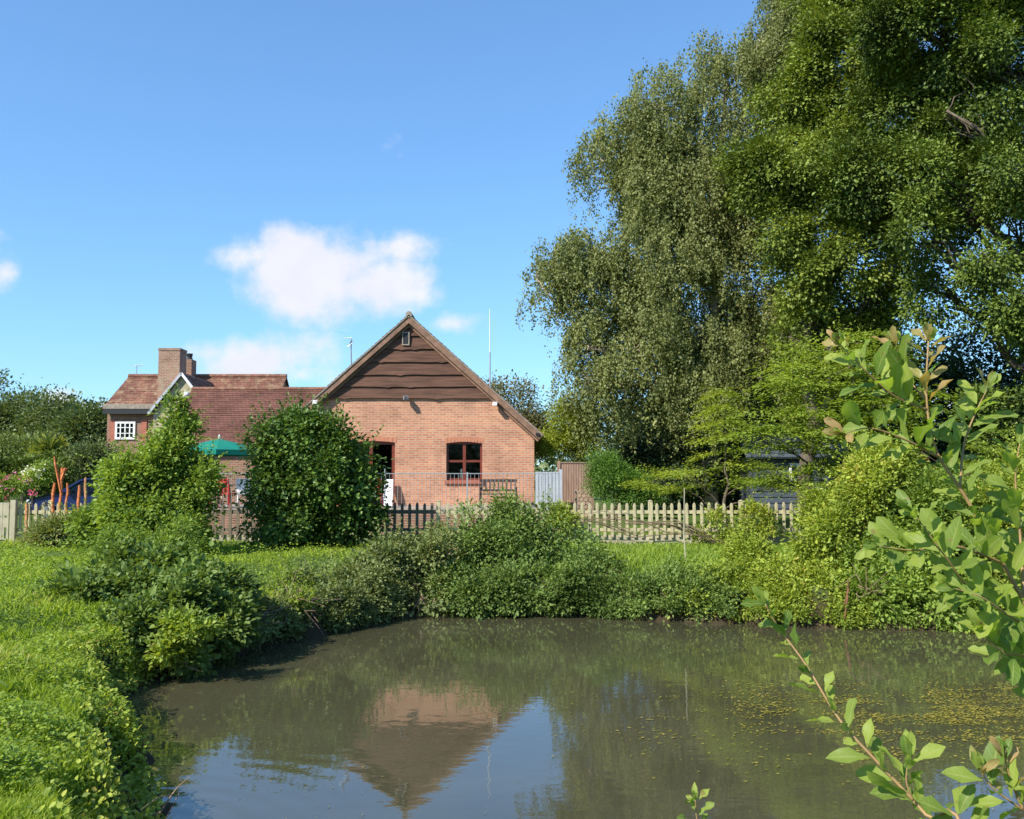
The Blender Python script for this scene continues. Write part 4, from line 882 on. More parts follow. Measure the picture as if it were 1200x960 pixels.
# dark trees further back
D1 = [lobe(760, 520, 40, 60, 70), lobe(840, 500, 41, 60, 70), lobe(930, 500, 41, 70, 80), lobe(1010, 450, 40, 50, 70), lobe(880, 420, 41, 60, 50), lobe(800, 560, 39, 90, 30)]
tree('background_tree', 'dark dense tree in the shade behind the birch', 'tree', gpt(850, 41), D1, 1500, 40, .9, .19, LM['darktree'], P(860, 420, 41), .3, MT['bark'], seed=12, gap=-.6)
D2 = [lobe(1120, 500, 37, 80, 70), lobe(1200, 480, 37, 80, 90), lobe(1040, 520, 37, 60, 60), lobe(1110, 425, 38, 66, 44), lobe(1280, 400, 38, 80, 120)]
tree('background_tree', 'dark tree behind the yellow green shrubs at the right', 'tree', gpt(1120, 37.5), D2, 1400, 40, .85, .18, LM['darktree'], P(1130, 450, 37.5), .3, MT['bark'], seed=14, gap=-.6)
T3 = [lobe(600, 472, 52, 26, 24), lobe(622, 488, 52, 20, 18), lobe(580, 470, 52, 16, 18), lobe(610, 510, 52, 30, 22)]
tree('background_tree', 'olive brown tree peeping over the right roof slope of the hall', 'tree', gpt(603, 52), T3, 380, 40, .7, .15, LM['autumn'], P(603, 470, 52), .2, MT['bark'], seed=15, gap=-.2)
for i, (px, py, rx, ry, Y, mt, lb) in enumerate([(30, 500, 48, 34, 62, 'far', 'rounded green tree at the left edge beyond the hedge'), (75, 505, 36, 28, 60, 'far', 'grey green tree between the edge tree and the farmhouse'), (108, 512, 26, 28, 58, 'far', 'dark tree touching the farmhouse corner'), (-20, 490, 40, 40, 63, 'far', 'tall dark tree cut by the left edge of the view')]):
    lb_ = [lobe(px, py, Y, rx, ry), lobe(px-rx*.5, py+8, Y, rx*.6, ry*.8), lobe(px+rx*.5, py+10, Y-1, rx*.6, ry*.7), lobe(px, py+ry*.8, Y-1, rx, ry*.6)]
    tree('background_tree', lb, 'tree', gpt(px, Y), lb_, 520, 40, 1., .22, LM[mt], P(px, py, Y), .25, MT['bark'], seed=20+i, gap=-.3, group='trees beyond the left hedge')
# far woodland
c_ = []
for k in range(70):
    a = R(-75+150*k/69); rr = random.uniform(95, 125); c_.append((rr*math.sin(a), rr*math.cos(a), 1.5+random.uniform(0, 2.), 6, 6, random.uniform(4, 6.)))
for k in range(60):  # unseen belt behind the camera, added to darken reflections in the window glass
    a = R(75+210*k/59); rr = random.uniform(60, 85); c_.append((rr*math.sin(a), rr*math.cos(a), 4+random.uniform(0, 3.), 5.5, 5.5, random.uniform(6, 9.)))
c, o = crown_pts(c_, 16000, .5, -.8, .5, .25, 40)
pos, d, nn, l_, w_, r_ = tufts(c, o, 8, 1.7, .75, .55); tag(leaves('far_woodland', pos, d, nn, l_, w_, LM['far'], None, rnd=r_), 'distant belt of woodland along the horizon, with an unseen belt added behind the camera', 'woodland', kind='stuff')

# ------------------------------------------------------------------ hedge, conifers, planting behind the fences
def gb(px, Y): return gpt(px, Y)
shrub('light green clipped hedge behind the blue car at the left', [lobe(x, 530, 44, 26, 14, 1.0) for x in range(-20, 60, 16)], 500, 36, .5, .13, LM['farlight'], gb(20, 44), name='hedge', cat_='hedge', stems=6)
shrub('dark hedge behind the white flowers at the left edge', [lobe(x, 556, 38, 20, 18, .8) for x in range(-20, 70, 16)], 420, 36, .45, .12, LM['oak2'], gb(15, 38), name='hedge', cat_='hedge', stems=6, seed=3)
shrub('round green bush left of the farmhouse window', [lobe(103, 545, 40, 22, 24), lobe(120, 535, 41, 16, 22)], 260, 36, .45, .12, LM['far'], gb(105, 40), stems=6, seed=4)
# spiky palm
pb_ = gb(56, 41); top = P(58, 534, 41)
t_ = empty('spiky_palm', pb_, 'yellow green spiky palm like plant above the blue car', 'plant'); mb = MB(); mb.tube([pb_, top], [.18, .14], 8); mb.build('trunk', MT['bark'], t_)
n_ = 700; u = rv(n_); u[:, 2] = np.abs(u[:, 2])*1.1-.25; u = nrm(u); leaves('fronds', np.array(top)+u*.15, u, nrm(np.array([0, 0, 1.])+rv(n_)*.3), rng.uniform(.6, .95, n_), .06, LM['palm'], t_, hexa=True, droop=.25)
# garden flowers at left
def flowers(lab, px, Y, lob, leafm, fl):
    t_ = empty('flowering_plant', gb(px, Y), lab, 'plant', 'flowering plants behind the left fence'); c, o = crown_pts(lob, 110, .3, -.9, 2., .2, 3)
    foliage('foliage', tufts(c, o, 22, .22, .08, .05), leafm, t_)
    c, o = crown_pts(lob, 26, .95, -2, 2., .1, 4); o[:, 1] -= .8; o = nrm(o); foliage('blooms', tufts(c+o*.08, o, 9, .1, .06, .05), fl, t_)['kind'] = 'stuff'
flowers('white flowered plant left of the blue car', 45, 31, [lobe(45, 557, 31, 14, 10), lobe(52, 550, 31, 6, 8)], LM['vine'], LM['petal_w'])
flowers('pale pink flowered plant at the left edge above the gate', 12, 30, [lobe(12, 568, 30, 18, 12), lobe(0, 572, 30, 12, 14)], LM['vine'], LM['petal_p'])
t_ = empty('pink_flower', P(38, 590, 25.4), 'single bright pink bloom above the fence beside the timber gate', 'flower'); mb = MB(); q = P(38, 578, 25.4); mb.tube([P(36, 630, 25.4), q], .012, 5); mb.build('stalk', MT['twig'], t_)
c = np.array([[q.x, q.y, q.z]]); foliage('petals', tufts(c, np.array([[0, -.6, .8]]), 34, .09, .06, .045), LM['petal_p'], t_)
# conifers by the hall
shrub('tall yellow green conifer against the right side of the hall', [lobe(660, 505, 32.5, 24, 34), lobe(678, 520, 32.5, 22, 28), lobe(645, 528, 32, 16, 22), lobe(636, 545, 33, 12, 26), lobe(640, 515, 34, 14, 20), lobe(690, 500, 33, 18, 26), lobe(660, 478, 32.8, 9, 18), lobe(676, 485, 33, 9, 18)], 800, 42, .34, .075, LM['coniferyel'], gb(662, 32.5), name='conifer', cat_='conifer', lw=.45, seed=31, up=.9, gap=-.3)
shrub('bright green feathery conifer at the end of the brown fence', [lobe(712, 560, 28.6, 24, 26), lobe(705, 540, 28.8, 13, 16), lobe(738, 570, 28.8, 24, 18), lobe(760, 575, 29, 22, 12)], 750, 42, .26, .06, LM['conifer'], gb(715, 28.6), name='conifer', cat_='conifer', lw=.4, seed=32, up=.9, gap=-.6)
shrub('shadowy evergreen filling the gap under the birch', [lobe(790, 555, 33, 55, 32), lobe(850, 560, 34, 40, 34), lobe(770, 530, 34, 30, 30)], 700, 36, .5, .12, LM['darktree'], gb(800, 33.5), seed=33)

# ------------------------------------------------------------------ shrubs around the pond
shrub('large round shrub with glossy dark leaves in front of the picket fence', [lobe(362, 562, 24, 64, 66, 1.5), lobe(338, 538, 24, 36, 38, 1.2), lobe(392, 550, 23.8, 44, 52, 1.2), lobe(350, 514, 24, 42, 24, 1.1), lobe(318, 590, 24, 34, 40, 1.1), lobe(400, 600, 24, 42, 34, 1.2), lobe(345, 620, 23.8, 46, 24, 1.3), lobe(425, 565, 24, 20, 36, .8)],
      2000, 24, .30, .098, LM['glossy'], gb(365, 24), hexa=True, lw=.72, seed=41, nsh=150, rs=.42, gap=-.3, gf=2.4, stems=30, bump=.35, shell=.45)
for i, (px, py) in enumerate([(303, 480), (290, 500), (372, 474)]): pass
shrub('big leafy climber smothering the left end of the picket fence', [lobe(178, 600, 21.5, 52, 46, 1.), lobe(135, 600, 21.5, 28, 30, .8), lobe(222, 585, 21.5, 24, 40, .8), lobe(195, 545, 21.8, 26, 30, .7), lobe(205, 505, 22, 14, 28, .5), lobe(150, 560, 21.7, 20, 22, .6), lobe(125, 568, 21.6, 12, 12, .5), lobe(150, 625, 21.3, 45, 20, .9), lobe(212, 628, 21.3, 30, 20, .8), lobe(108, 618, 21.6, 14, 14, .6)],
      1900, 24, .27, .085, LM['vine'], gb(175, 21.5), hexa=True, lw=.75, seed=42, nsh=260, rs=.3, bump=.4, gap=-.15, gf=2.6, stems=26)
shrub('tall thin dark climber in front of the farmhouse wing', [lobe(203, 505, 22.3, 11, 24, .4), lobe(204, 480, 22.3, 9, 20, .3), lobe(224, 497, 22.3, 18, 3, .2), lobe(195, 525, 22.3, 20, 12, .5), lobe(232, 555, 22.2, 20, 26, .6)],
      250, 20, .2, .085, LM['bank'], gb(205, 22.3), hexa=True, lw=.75, seed=43, gap=-.7, stems=14, name='climbing_plant', cat_='climbing plant')
shrub('reedy upright plants below the blue car', [lobe(75, 622, 23.5, 24, 14, .6), lobe(108, 615, 23.5, 16, 16, .6), lobe(60, 630, 23.3, 24, 10, .6)], 380, 24, .28, .13, LM['bankgrey'], gb(85, 23.5), lw=.22, seed=44, stems=20)
# left bank
shrub('low dark palmate leaved shrub on the left bank, upper part', [lobe(125, 700, 15., 60, 30, .9), lobe(95, 690, 15.2, 36, 24, .8), lobe(180, 690, 15.2, 50, 34, .8), lobe(240, 700, 14.8, 45, 34, .8), lobe(160, 665, 16, 40, 20, .6)],
      1000, 24, .24, .092, LM['bank'], gb(150, 15.2), hexa=True, lw=.7, seed=45, gap=-.4, gf=3., group='bankside shrubs', zmin=.25)
shrub('leafy shrub overhanging the water edge at the left', [lobe(200, 745, 13.4, 48, 28, .6), lobe(150, 735, 13.4, 45, 28, .6), lobe(225, 715, 14., 50, 28, .7), lobe(262, 735, 14., 28, 18, .5), lobe(215, 770, 13.2, 25, 14, .4)],
      850, 24, .22, .09, LM['bank'], gb(150, 13.2), hexa=True, lw=.7, seed=46, gap=-.4, gf=3.2, group='bankside shrubs', zmin=.08)
shrub('tall upright weeds growing between climber and bank shrub', [lobe(165, 650, 17.5, 60, 24, .7), lobe(200, 640, 17.8, 22, 30, .5), lobe(110, 655, 17.5, 30, 14, .5)], 420, 24, .24, .08, LM['vine'], gb(165, 17.8), lw=.4, seed=47, stems=30)
shrub('shaded tangle on the bank corner left of the centre shrubs', [lobe(400, 680, 18.2, 45, 24, .7), lobe(330, 715, 16.6, 40, 22, .6), lobe(290, 725, 15.4, 34, 20, .5), lobe(365, 700, 17.4, 40, 24, .6), lobe(430, 700, 18.3, 34, 22, .6)], 850, 22, .2, .06, LM['bankgrey'], gb(380, 18.4), hexa=True, lw=.6, seed=48, group='bankside shrubs', nsh=80, gap=-.2, zmin=.06)
shrub('young bright shoots leaning over the water beside a bare twig', [lobe(220, 745, 12.6, 26, 18, .4), lobe(195, 765, 12.5, 18, 12, .3), lobe(345, 710, 16, 16, 9, .3)], 130, 20, .15, .07, LM['bright'], gb(190, 13), hexa=True, seed=49, zmin=.08)
# far bank, centre
shrub('grey green bramble mound on the far bank below the dark pickets', [lobe(455, 670, 19.4, 40, 34, .8), lobe(425, 692, 19., 38, 26, .7), lobe(500, 655, 19.8, 42, 34, .8), lobe(470, 697, 18.9, 50, 22, .6)], 1000, 24, .22, .072, LM['bankgrey'], gb(465, 19.8), hexa=True, seed=51, group='bankside shrubs', nsh=150, gap=-.1, gf=2.8, zmin=.06)
shrub('tallest mound of shrubs on the far bank in front of the pale pickets', [lobe(575, 640, 20.6, 50, 44, .9), lobe(630, 636, 20.8, 46, 34, .9), lobe(545, 655, 20.3, 45, 38, .8), lobe(600, 606, 21, 24, 18, .5), lobe(672, 658, 20.4, 36, 32, .8), lobe(530, 690, 19.4, 40, 30, .7)], 1350, 24, .24, .074, LM['bank'], gb(590, 20.8), hexa=True, seed=52, group='bankside shrubs', nsh=150, gap=-.1, gf=2.6, zmin=.06)
shrub('overhanging leafy shrub at the water edge in the middle of the far bank', [lobe(600, 698, 19., 50, 22, .6), lobe(660, 694, 19., 40, 28, .6), lobe(560, 702, 18.8, 40, 18, .5), lobe(640, 708, 18.8, 40, 14, .4)], 1050, 24, .2, .07, LM['bank'], gb(630, 19.4), hexa=True, seed=53, group='bankside shrubs', nsh=150, gap=-.1, gf=3., zmin=.06)
shrub('green shrub on the far bank just right of the middle', [lobe(745, 700, 18.9, 45, 22, .6), lobe(790, 697, 18.9, 40, 26, .6), lobe(705, 680, 19.6, 30, 22, .6)], 760, 24, .22, .072, LM['bank'], gb(755, 19.7), hexa=True, seed=54, group='bankside shrubs', nsh=150, gap=-.1, gf=2.8, zmin=.06)
shrub('yellowing bramble below the right end of the fence', [lobe(850, 695, 18.7, 45, 28, .7), lobe(905, 685, 18.6, 40, 38, .7), lobe(820, 705, 18.4, 40, 20, .5), lobe(890, 705, 18.3, 45, 20, .5), lobe(885, 655, 19.6, 30, 20, .6)], 1350, 24, .22, .07, LM['bankyel'], gb(870, 19.3), hexa=True, seed=55, group='bankside shrubs', nsh=150, gap=-.1, gf=2.8, zmin=.06)
shrub('tall sunlit shrub with yellow green leaves at the end of the fence', [lobe(975, 650, 18.8, 42, 50, .9), lobe(1010, 590, 19.2, 45, 50, 1.), lobe(940, 690, 18., 40, 30, .6), lobe(1030, 560, 19.4, 45, 40, .9), lobe(962, 600, 20, 22, 24, .6)], 1500, 24, .25, .078, LM['bankyel'], gb(980, 19.), hexa=True, seed=56, group='bankside shrubs', nsh=150, gap=-.1, gf=2.4, zmin=.06)
shrub('dense shrub hanging over the water at the right', [lobe(1060, 660, 18., 50, 55, .8), lobe(1110, 620, 18.4, 50, 60, .9), lobe(1090, 700, 17.4, 60, 26, .6), lobe(1030, 705, 17.6, 40, 22, .5)], 1500, 24, .25, .078, LM['vine'], gb(1080, 18.), hexa=True, seed=57, group='bankside shrubs', nsh=150, gap=-.1, gf=2.4, zmin=.06)
shrub('broad leafy bush at the right edge behind the foreground sapling', [lobe(1170, 640, 18, 60, 80, 1.), lobe(1220, 600, 18.4, 60, 90, 1.), lobe(1180, 705, 17.2, 60, 28, .6)], 1400, 24, .26, .07, LM['bankyel'], gb(1180, 18), hexa=True, seed=58, group='bankside shrubs', nsh=150, gap=-.1, zmin=.06)
def yedge(px):
    return float(np.interp(px, [290, 395, 450, 520, 610, 700, 860, 1000, 1200], [W0(290, 762)[1], W0(395, 740)[1], W0(450, 727)[1], W0(520, 718)[1], W0(610, 721)[1], W0(700, 724)[1], W0(860, 731)[1], W0(1000, 736)[1], W0(1200, 742)[1]]))
def eyp(px): return float(np.interp(px, [290, 395, 450, 520, 610, 700, 860, 1000, 1200], [762, 740, 727, 718, 721, 724, 731, 736, 742]))
for k, (a, b_, mt, lb) in enumerate([(300, 400, 'bankgrey', 'shaded low growth hanging over the dark left corner of the far bank'), (400, 520, 'bankgrey', 'low grey green growth trailing into the water under the bramble mound'), (520, 700, 'bank', 'low dark green growth trailing into the water in the middle of the far bank'),
                                 (700, 850, 'bank', 'low leafy growth trailing into the water right of the middle'), (850, 1010, 'bankyel', 'low yellow growth trailing into the water below the yellowing bramble'), (1010, 1210, 'vine', 'low growth trailing into the water below the bushes at the right')]):
    lb_ = []
    for px in range(a, b_, 13):
        j = random.uniform(-5, 5); Y = yedge(px); e = eyp(px); lb_.append(lobe(px, e-13+j, Y+.12, 16, 11, .35)); lb_.append(lobe(px+6, e-32+j, Y+.5, 19, 14, .45))
    shrub(lb, lb_, int((b_-a)*7.5), 22, .17, .058, LM[mt], gb((a+b_)/2, yedge((a+b_)/2)+.6), hexa=True, seed=70+k, group='growth trailing into the water', gap=-.2, gf=3., zmin=.015, nsh=60)
# small trees in layered sprays
tree('layered_tree', 'small tree with yellow leaves in flat layers standing just behind the long picket fence', 'tree', gb(850, 26.8), [lobe(848, 500, 26.8, 26, 34), lobe(850, 545, 26.8, 44, 28), lobe(810, 560, 26.7, 44, 18), lobe(765, 565, 26.7, 34, 8, .6), lobe(880, 560, 26.8, 34, 14), lobe(845, 470, 26.9, 14, 24), lobe(925, 565, 26.7, 25, 8, .5)],
     170, 60, .42, .08, LM['yellow'], P(850, 480, 26.8), .06, MT['bark'], 'spray', seed=61, gap=-.6, shell=.2)
tree('layered_tree', 'light green tree with flat spreading layers above the dark outbuilding', 'tree', gb(990, 23), [lobe(950, 440, 23.5, 60, 35), lobe(985, 548, 22.5, 34, 14), lobe(905, 560, 23.2, 30, 8), lobe(960, 562, 22.8, 34, 14), lobe(940, 525, 22.8, 30, 8), lobe(920, 500, 23, 55, 24), lobe(990, 500, 22.6, 60, 34), lobe(1040, 470, 22.5, 55, 50), lobe(1080, 530, 22, 60, 40), lobe(890, 515, 23.2, 30, 8), lobe(1150, 560, 22, 60, 50), lobe(1000, 420, 23.5, 50, 30)],
     440, 75, .5, .09, LM['bright'], P(1000, 430, 23), .11, MT['bark'], 'spray', seed=62, gap=-.4, shell=.2)
shrub('hop like climber with pale leaves scrambling over the pickets', [lobe(845, 615, 25.2, 34, 24, .35), lobe(885, 612, 25.2, 26, 18, .35), lobe(660, 612, 25.1, 16, 20, .3), lobe(830, 632, 24.8, 40, 14, .4)], 420, 18, .2, .07, LM['bankyel'], gb(860, 25.), hexa=True, seed=63, gap=-.3, gf=3., name='climbing_plant', cat_='climbing plant')
# floor of grass between far bank shrubs and fence is in the grass object below
# canes and dead wood
for (px, pt, pb, Y, lb) in [(802, 572, 700, 20.5, 'thin pale cane standing upright in front of the long picket fence'), (901, 668, 715, 18.4, 'short pale cane standing in the yellowing bramble')]:
    a = P(px, pt, Y); mb = MB(); mb.tube([(a.x+.03, Y, .5), (a.x-.02, Y, (a.z+.5)/2), (a.x, Y, a.z)], [.016, .015, .01], 5); tag(mb.build('cane', MT['gateboard']), lb, 'cane')
def deadbranch(px, py, Y, n, L_, dirv, lab):
    p = P(px, py, Y); mb = MB()
    for k in range(n):
        d_ = (Vector(dirv)+Vector(rng.normal(size=3))*.55).normalized(); e = Vector(p)+d_*L_*random.uniform(.5, 1.1); e.z = max(e.z, -.1)
        cv = curve(Vector(p)+Vector(rng.normal(size=3))*.06, e, 4, -.03, .15); mb.tube(cv, [.010, .008, .006, .004, .002], 5)
        mb.tube(curve(cv[2], cv[3]+Vector(rng.normal(size=3))*.25, 2, 0, .1), [.005, .0035, .002], 4)
    tag(mb.build('dead_branch', MT['deadwood']), lab, 'branch', 'dead branches at the water edge')
deadbranch(352, 705, 16.3, 12, .7, (.5, -.2, -.35), 'bare pinkish twigs trailing into the water at the left corner')
deadbranch(1010, 690, 17.4, 12, .8, (.5, -.3, -.3), 'tangle of bare twigs under the dense right shrub')
deadbranch(495, 700, 18.6, 8, .45, (.0, -.2, -.8), 'few bare brown stems below the bramble mound')
deadbranch(205, 775, 12.8, 2, .35, (.4, -.2, -.6), 'single bent twig dipping in the water by the bright shoots')
deadbranch(170, 955, 7.3, 3, .45, (.8, .2, .15), 'thin bare stems reaching over the water at the bottom left')
q = P(994, 680, 17.3); mb = MB(); mb.tube([q, P(993, 700, 17.2), P(990, 725, 17.1)], [.012, .022, .012], 6); mb.tube([P(987, 715, 17.2), P(995, 690, 17.2)], .01, 5); tag(mb.build('broken_stem', MT['brownstem']), 'reddish brown broken stem hanging above the water at the right', 'branch')
# low garden post on the grass
a = P(318, 672, 19.5); mb = MB(); mb.tube([(a.x, 19.5, .85), (a.x+.01, 19.5, P(318, 655, 19.5).z)], .018, 6); tag(mb.build('garden_stake', MT['darkbits']), 'short dark stake in the sunny grass below the round shrub', 'stake')

# ------------------------------------------------------------------ grass and weeds
def scatter(n, y0, y1, xlo, xhi):
    y = 1/rng.uniform(1/y1, 1/y0, n); lo = -.6*y-1.2; x = rng.uniform(0, 1, n)*(xhi(y)-xlo(y))+xlo(y)
    return x, y
def place(n, y0, y1, xlo, xhi, dmin=.05):
    x, y = scatter(n, y0, y1, xlo, xhi); d = pdist(x, y); ok = d > dmin; x, y, d = x[ok], y[ok], d[ok]; return x, y, gz(x, y), d
def blades(x, y, z, h, w):
    n = len(x); b0 = np.stack([x, y, z-.02], 1); a = rng.uniform(0, 2*np.pi, n); s_ = np.stack([np.cos(a), np.sin(a), np.zeros(n)], 1)
    ln = rng.normal(size=(n, 3))*np.array([1, 1, 0])*.42; H = h[:, None]; up_ = np.array([0, 0, 1.])
    m_ = b0+(up_*.6+ln*.35)*H; tip = b0+(up_*.95+ln*1.1)*H; Wv = s_*w[:, None]
    v = np.stack([b0-Wv, b0+Wv, m_+Wv*.8, m_-Wv*.8, tip], 1).reshape(-1, 3); b = np.arange(n)[:, None]*5
    f = np.concatenate([b+np.array([[0, 1, 2]]), b+np.array([[0, 2, 3]]), b+np.array([[3, 2, 4]])], 1).reshape(-1, 3)
    return v, f, n
x, y, z, d = place(230000, 3.6, 26., lambda y: -.6*y-1.5, lambda y: np.where(y < 17, -.6, -.1)*np.ones_like(y)*1.0-0*y, .03)
pat = sn(np.stack([x, y, z*0], 1), 1.3, 77)
clump = sn(np.stack([x, y, z*0], 1), 4., 78)
h = rng.uniform(.035, .12, len(x))*(1+.5*pat)*(1+.35*clump)*np.where(y < 9, 1., 1.)
v, f, n = blades(x, y, z, np.clip(h, .025, .3), .0018*np.clip(y, 4, 30)*.45+.0015)
tag(mesh_obj('grass', v, f, LM['grass'], rnd=np.repeat(np.clip(rng.random(n)*.7+.15+.2*pat, 0, 1), 3)), 'bright green unmown grass on the left bank', 'grass', kind='stuff')
x, y, z, d = place(60000, 18, 27.5, lambda y: -1.+0*y, lambda y: .6*y+1, .1)
v, f, n = blades(x, y, z, rng.uniform(.05, .2, len(x)), np.full(len(x), .011))
tag(mesh_obj('grass', v, f, LM['weed'], rnd=np.repeat(rng.random(n), 3)), 'rough green grass between the far bank and the picket fence', 'grass', kind='stuff')
# broad leaved ground cover
x, y, z, d = place(260000, 3.8, 24.5, lambda y: -.6*y-1.5, lambda y: np.where(y < 17, -.6, -.2), .02)
cl = sn(np.stack([x, y, z*0], 1), 1.9, 80); ok = cl+rng.normal(0, .35, len(x)) > .05; x, y, z, d, cl = x[ok], y[ok], z[ok], d[ok], cl[ok]
pos = np.stack([x, y, z+rng.uniform(.02, .15, len(x))*(1.2+cl)], 1); s_ = rng.uniform(.02, .055, len(x))*np.clip(.6+y*.03, .7, 1.2)
tag(leaves('ground_cover', pos, nrm(rv(len(x))*np.array([1, 1, .4])), nrm(np.array([0, 0, 1.])+rv(len(x))*.6), s_, s_*.7, LM['weed'], None, hexa=True), 'low broad leaved weeds mixed through the left bank grass', 'weeds', kind='stuff')
# rim weeds along the water edge at left
i_ = rng.integers(0, 6, 8000); t__ = rng.random(8000)[:, None]; seg = np.concatenate([PO[-2:], PO[:6]]); a = seg[i_]; b_ = seg[i_+1]
pp = a+(b_-a)*t__+rng.normal(size=(8000, 2))*.17-np.array([.14, 0]); dd = pdist(pp[:, 0], pp[:, 1]); keep = dd > -.06; pp = pp[keep]; zz = gz(pp[:, 0], pp[:, 1]); n_ = len(pp)
cl2 = sn(np.concatenate([pp, np.zeros((n_, 1))], 1), 3.5, 81)
pos = np.stack([pp[:, 0], pp[:, 1], np.maximum(zz, .02)+rng.random(n_)*(.18+.14*cl2)], 1)
tag(leaves('edge_weeds', pos, nrm(rv(n_)+np.array([.3, -.2, 0])), nrm(np.array([0, -.3, 1.])+rv(n_)*.7), rng.uniform(.03, .075, n_), rng.uniform(.02, .045, n_), LM['bankyel'], None, hexa=True), 'ragged weeds trailing over the left water edge', 'weeds', kind='stuff')
# a few large dock leaves
for k, (px, py) in enumerate([(12, 762), (6, 838)]):
    q = P(px, py, 1.); kk = (EYE-1.1)/(EYE-q.z); bx, by = q.x*kk, kk
    t_ = empty('dock_plant', (bx, by, float(gz(bx, by))), ['pale broad dock leaf standing in the grass, upper of two at the left edge', 'pale broad dock leaves in the grass, lower of two at the left edge'][k], 'plant', 'dock plants in the grass')
    n_ = 5; a = rng.uniform(0, 6.28, n_); dv = np.stack([np.cos(a), np.sin(a), np.full(n_, .9)], 1); leaves('leaves', np.tile([bx, by, float(gz(bx, by))], (n_, 1)), dv, nrm(np.array([-.4, -.6, .8])+rv(n_)*.2), rng.uniform(.2, .3, n_), .09, LM['vine'], t_, hexa=True)
# low log shape standing in for a bare dry patch in the grass
q = P(12, 808, 1.); kk = (EYE-1.05)/(EYE-q.z); mb = MB(); mb.tube([(q.x*kk-.35, kk, float(gz(q.x*kk-.35, kk))+.04), (q.x*kk, kk+.02, float(gz(q.x*kk, kk))+.05), (q.x*kk+.12, kk, float(gz(q.x*kk+.12, kk))+.03)], [.035, .04, .015], 8); tag(mb.build('dry_patch', MT['deadwood']), 'bare dry patch, shaped as a low brown log, in the grass at the left edge', 'log')

# ------------------------------------------------------------------ floating leaves
def floaters(n, fx, size, lab, name='floating_weed'):
    x, y = fx(n); n = len(x); a = rng.uniform(0, 6.28, n); dv = np.stack([np.cos(a), np.sin(a), np.zeros(n)], 1)
    s_ = rng.uniform(*size, n)
    tag(leaves(name, np.stack([x, y, np.full(n, .006)+rng.random(n)*.006], 1), dv, nrm(np.tile([0, 0, 1.], (n, 1))+rv(n)*.1), s_, s_*.6, LM['floatleaf'], None, hexa=True, droop=.0), lab, 'pond weed', kind='stuff')
def patch(n):
    c0 = np.array(W0(1150, 840)); x = c0[0]+rng.normal(size=n)*1.7; y = c0[1]+rng.normal(size=n)*.85; g = sn(np.stack([x, y*1.6, x*0], 1), 2.6, 90); ok = (g+rng.normal(0, .4, n) > .15); return x[ok], y[ok]
floaters(17000, patch, (.018, .05), 'yellow brown mat of floating pond weed at the lower right')
def specks(n):
    x = rng.uniform(-3, 9, n); y = 1/rng.uniform(1/18, 1/7., n); d = pdist(x, y); g = sn(np.stack([x, y, x*0], 1), .9, 91); ok = (d < -.1) & (g+rng.normal(0, .5, n) > .2); return x[ok], y[ok]
floaters(1100, specks, (.008, .028), 'scattered tiny floating leaves and specks across the pond', 'floating_specks')

# ------------------------------------------------------------------ foreground saplings (goat willow like)
def bigleaves(name, items, mat, parent):
    """items: (pos, dir, normal, length, width)"""
    V_, F_, R_ = [], [], []
    us = [0, .12, .3, .5, .7, .88, 1.]; ws = [.04, .36, .72, .96, 1., .68, .04]
    for (p, d_, n_, l_, w_) in items:
        p = Vector(p); d_ = Vector(d_).normalized(); s_ = d_.cross(Vector(n_)).normalized(); n2 = s_.cross(d_).normalized(); b_ = len(V_)
        cv = random.uniform(.05, .28); tw = random.uniform(-.25, .25); r_ = random.random()
        for u, w in zip(us, ws):
            c_ = p+d_*(l_*u)-n2*(cv*l_*u*u); ss_ = (s_*math.cos(tw*u)+n2*math.sin(tw*u)); hw_ = w*w_/2; wav = .006*math.sin(u*9+r_*6)
            V_ += [tuple(c_+ss_*hw_+n2*(hw_*.35+wav*w)), tuple(c_), tuple(c_-ss_*hw_+n2*(hw_*.35-wav*w))]
        for i in range(6):
            a = b_+i*3; F_ += [[a, a+1, a+4, a+3], [a+1, a+2, a+5, a+4]]; R_ += [r_, r_]
    o_ = mesh_obj(name, np.array(V_), F_, mat, parent, rnd=R_, smooth=True); me = o_.data; uv = me.uv_layers.new(name='leaf')
    tab = [(e, u) for u in us for e in (1., 0., -1.)]; idx = np.zeros(len(me.loops), dtype=np.int32); me.loops.foreach_get('vertex_index', idx)
    uv.data.foreach_set('uv', np.array(tab, dtype=np.float32)[idx % 21].ravel()); return o_
def smoothpath(pts, m=6):
    pts = [Vector(p) for p in pts]; o_ = []
    for i in range(len(pts)-1):
        p0, p1, p2, p3 = pts[max(i-1, 0)], pts[i], pts[i+1], pts[min(i+2, len(pts)-1)]
        for k in range(m):
            t_ = k/m; o_.append(.5*((2*p1)+(p2-p0)*t_+(2*p0-5*p1+4*p2-p3)*t_*t_+(3*p1-p0-3*p2+p3)*t_**3))
    o_.append(pts[-1]); return o_
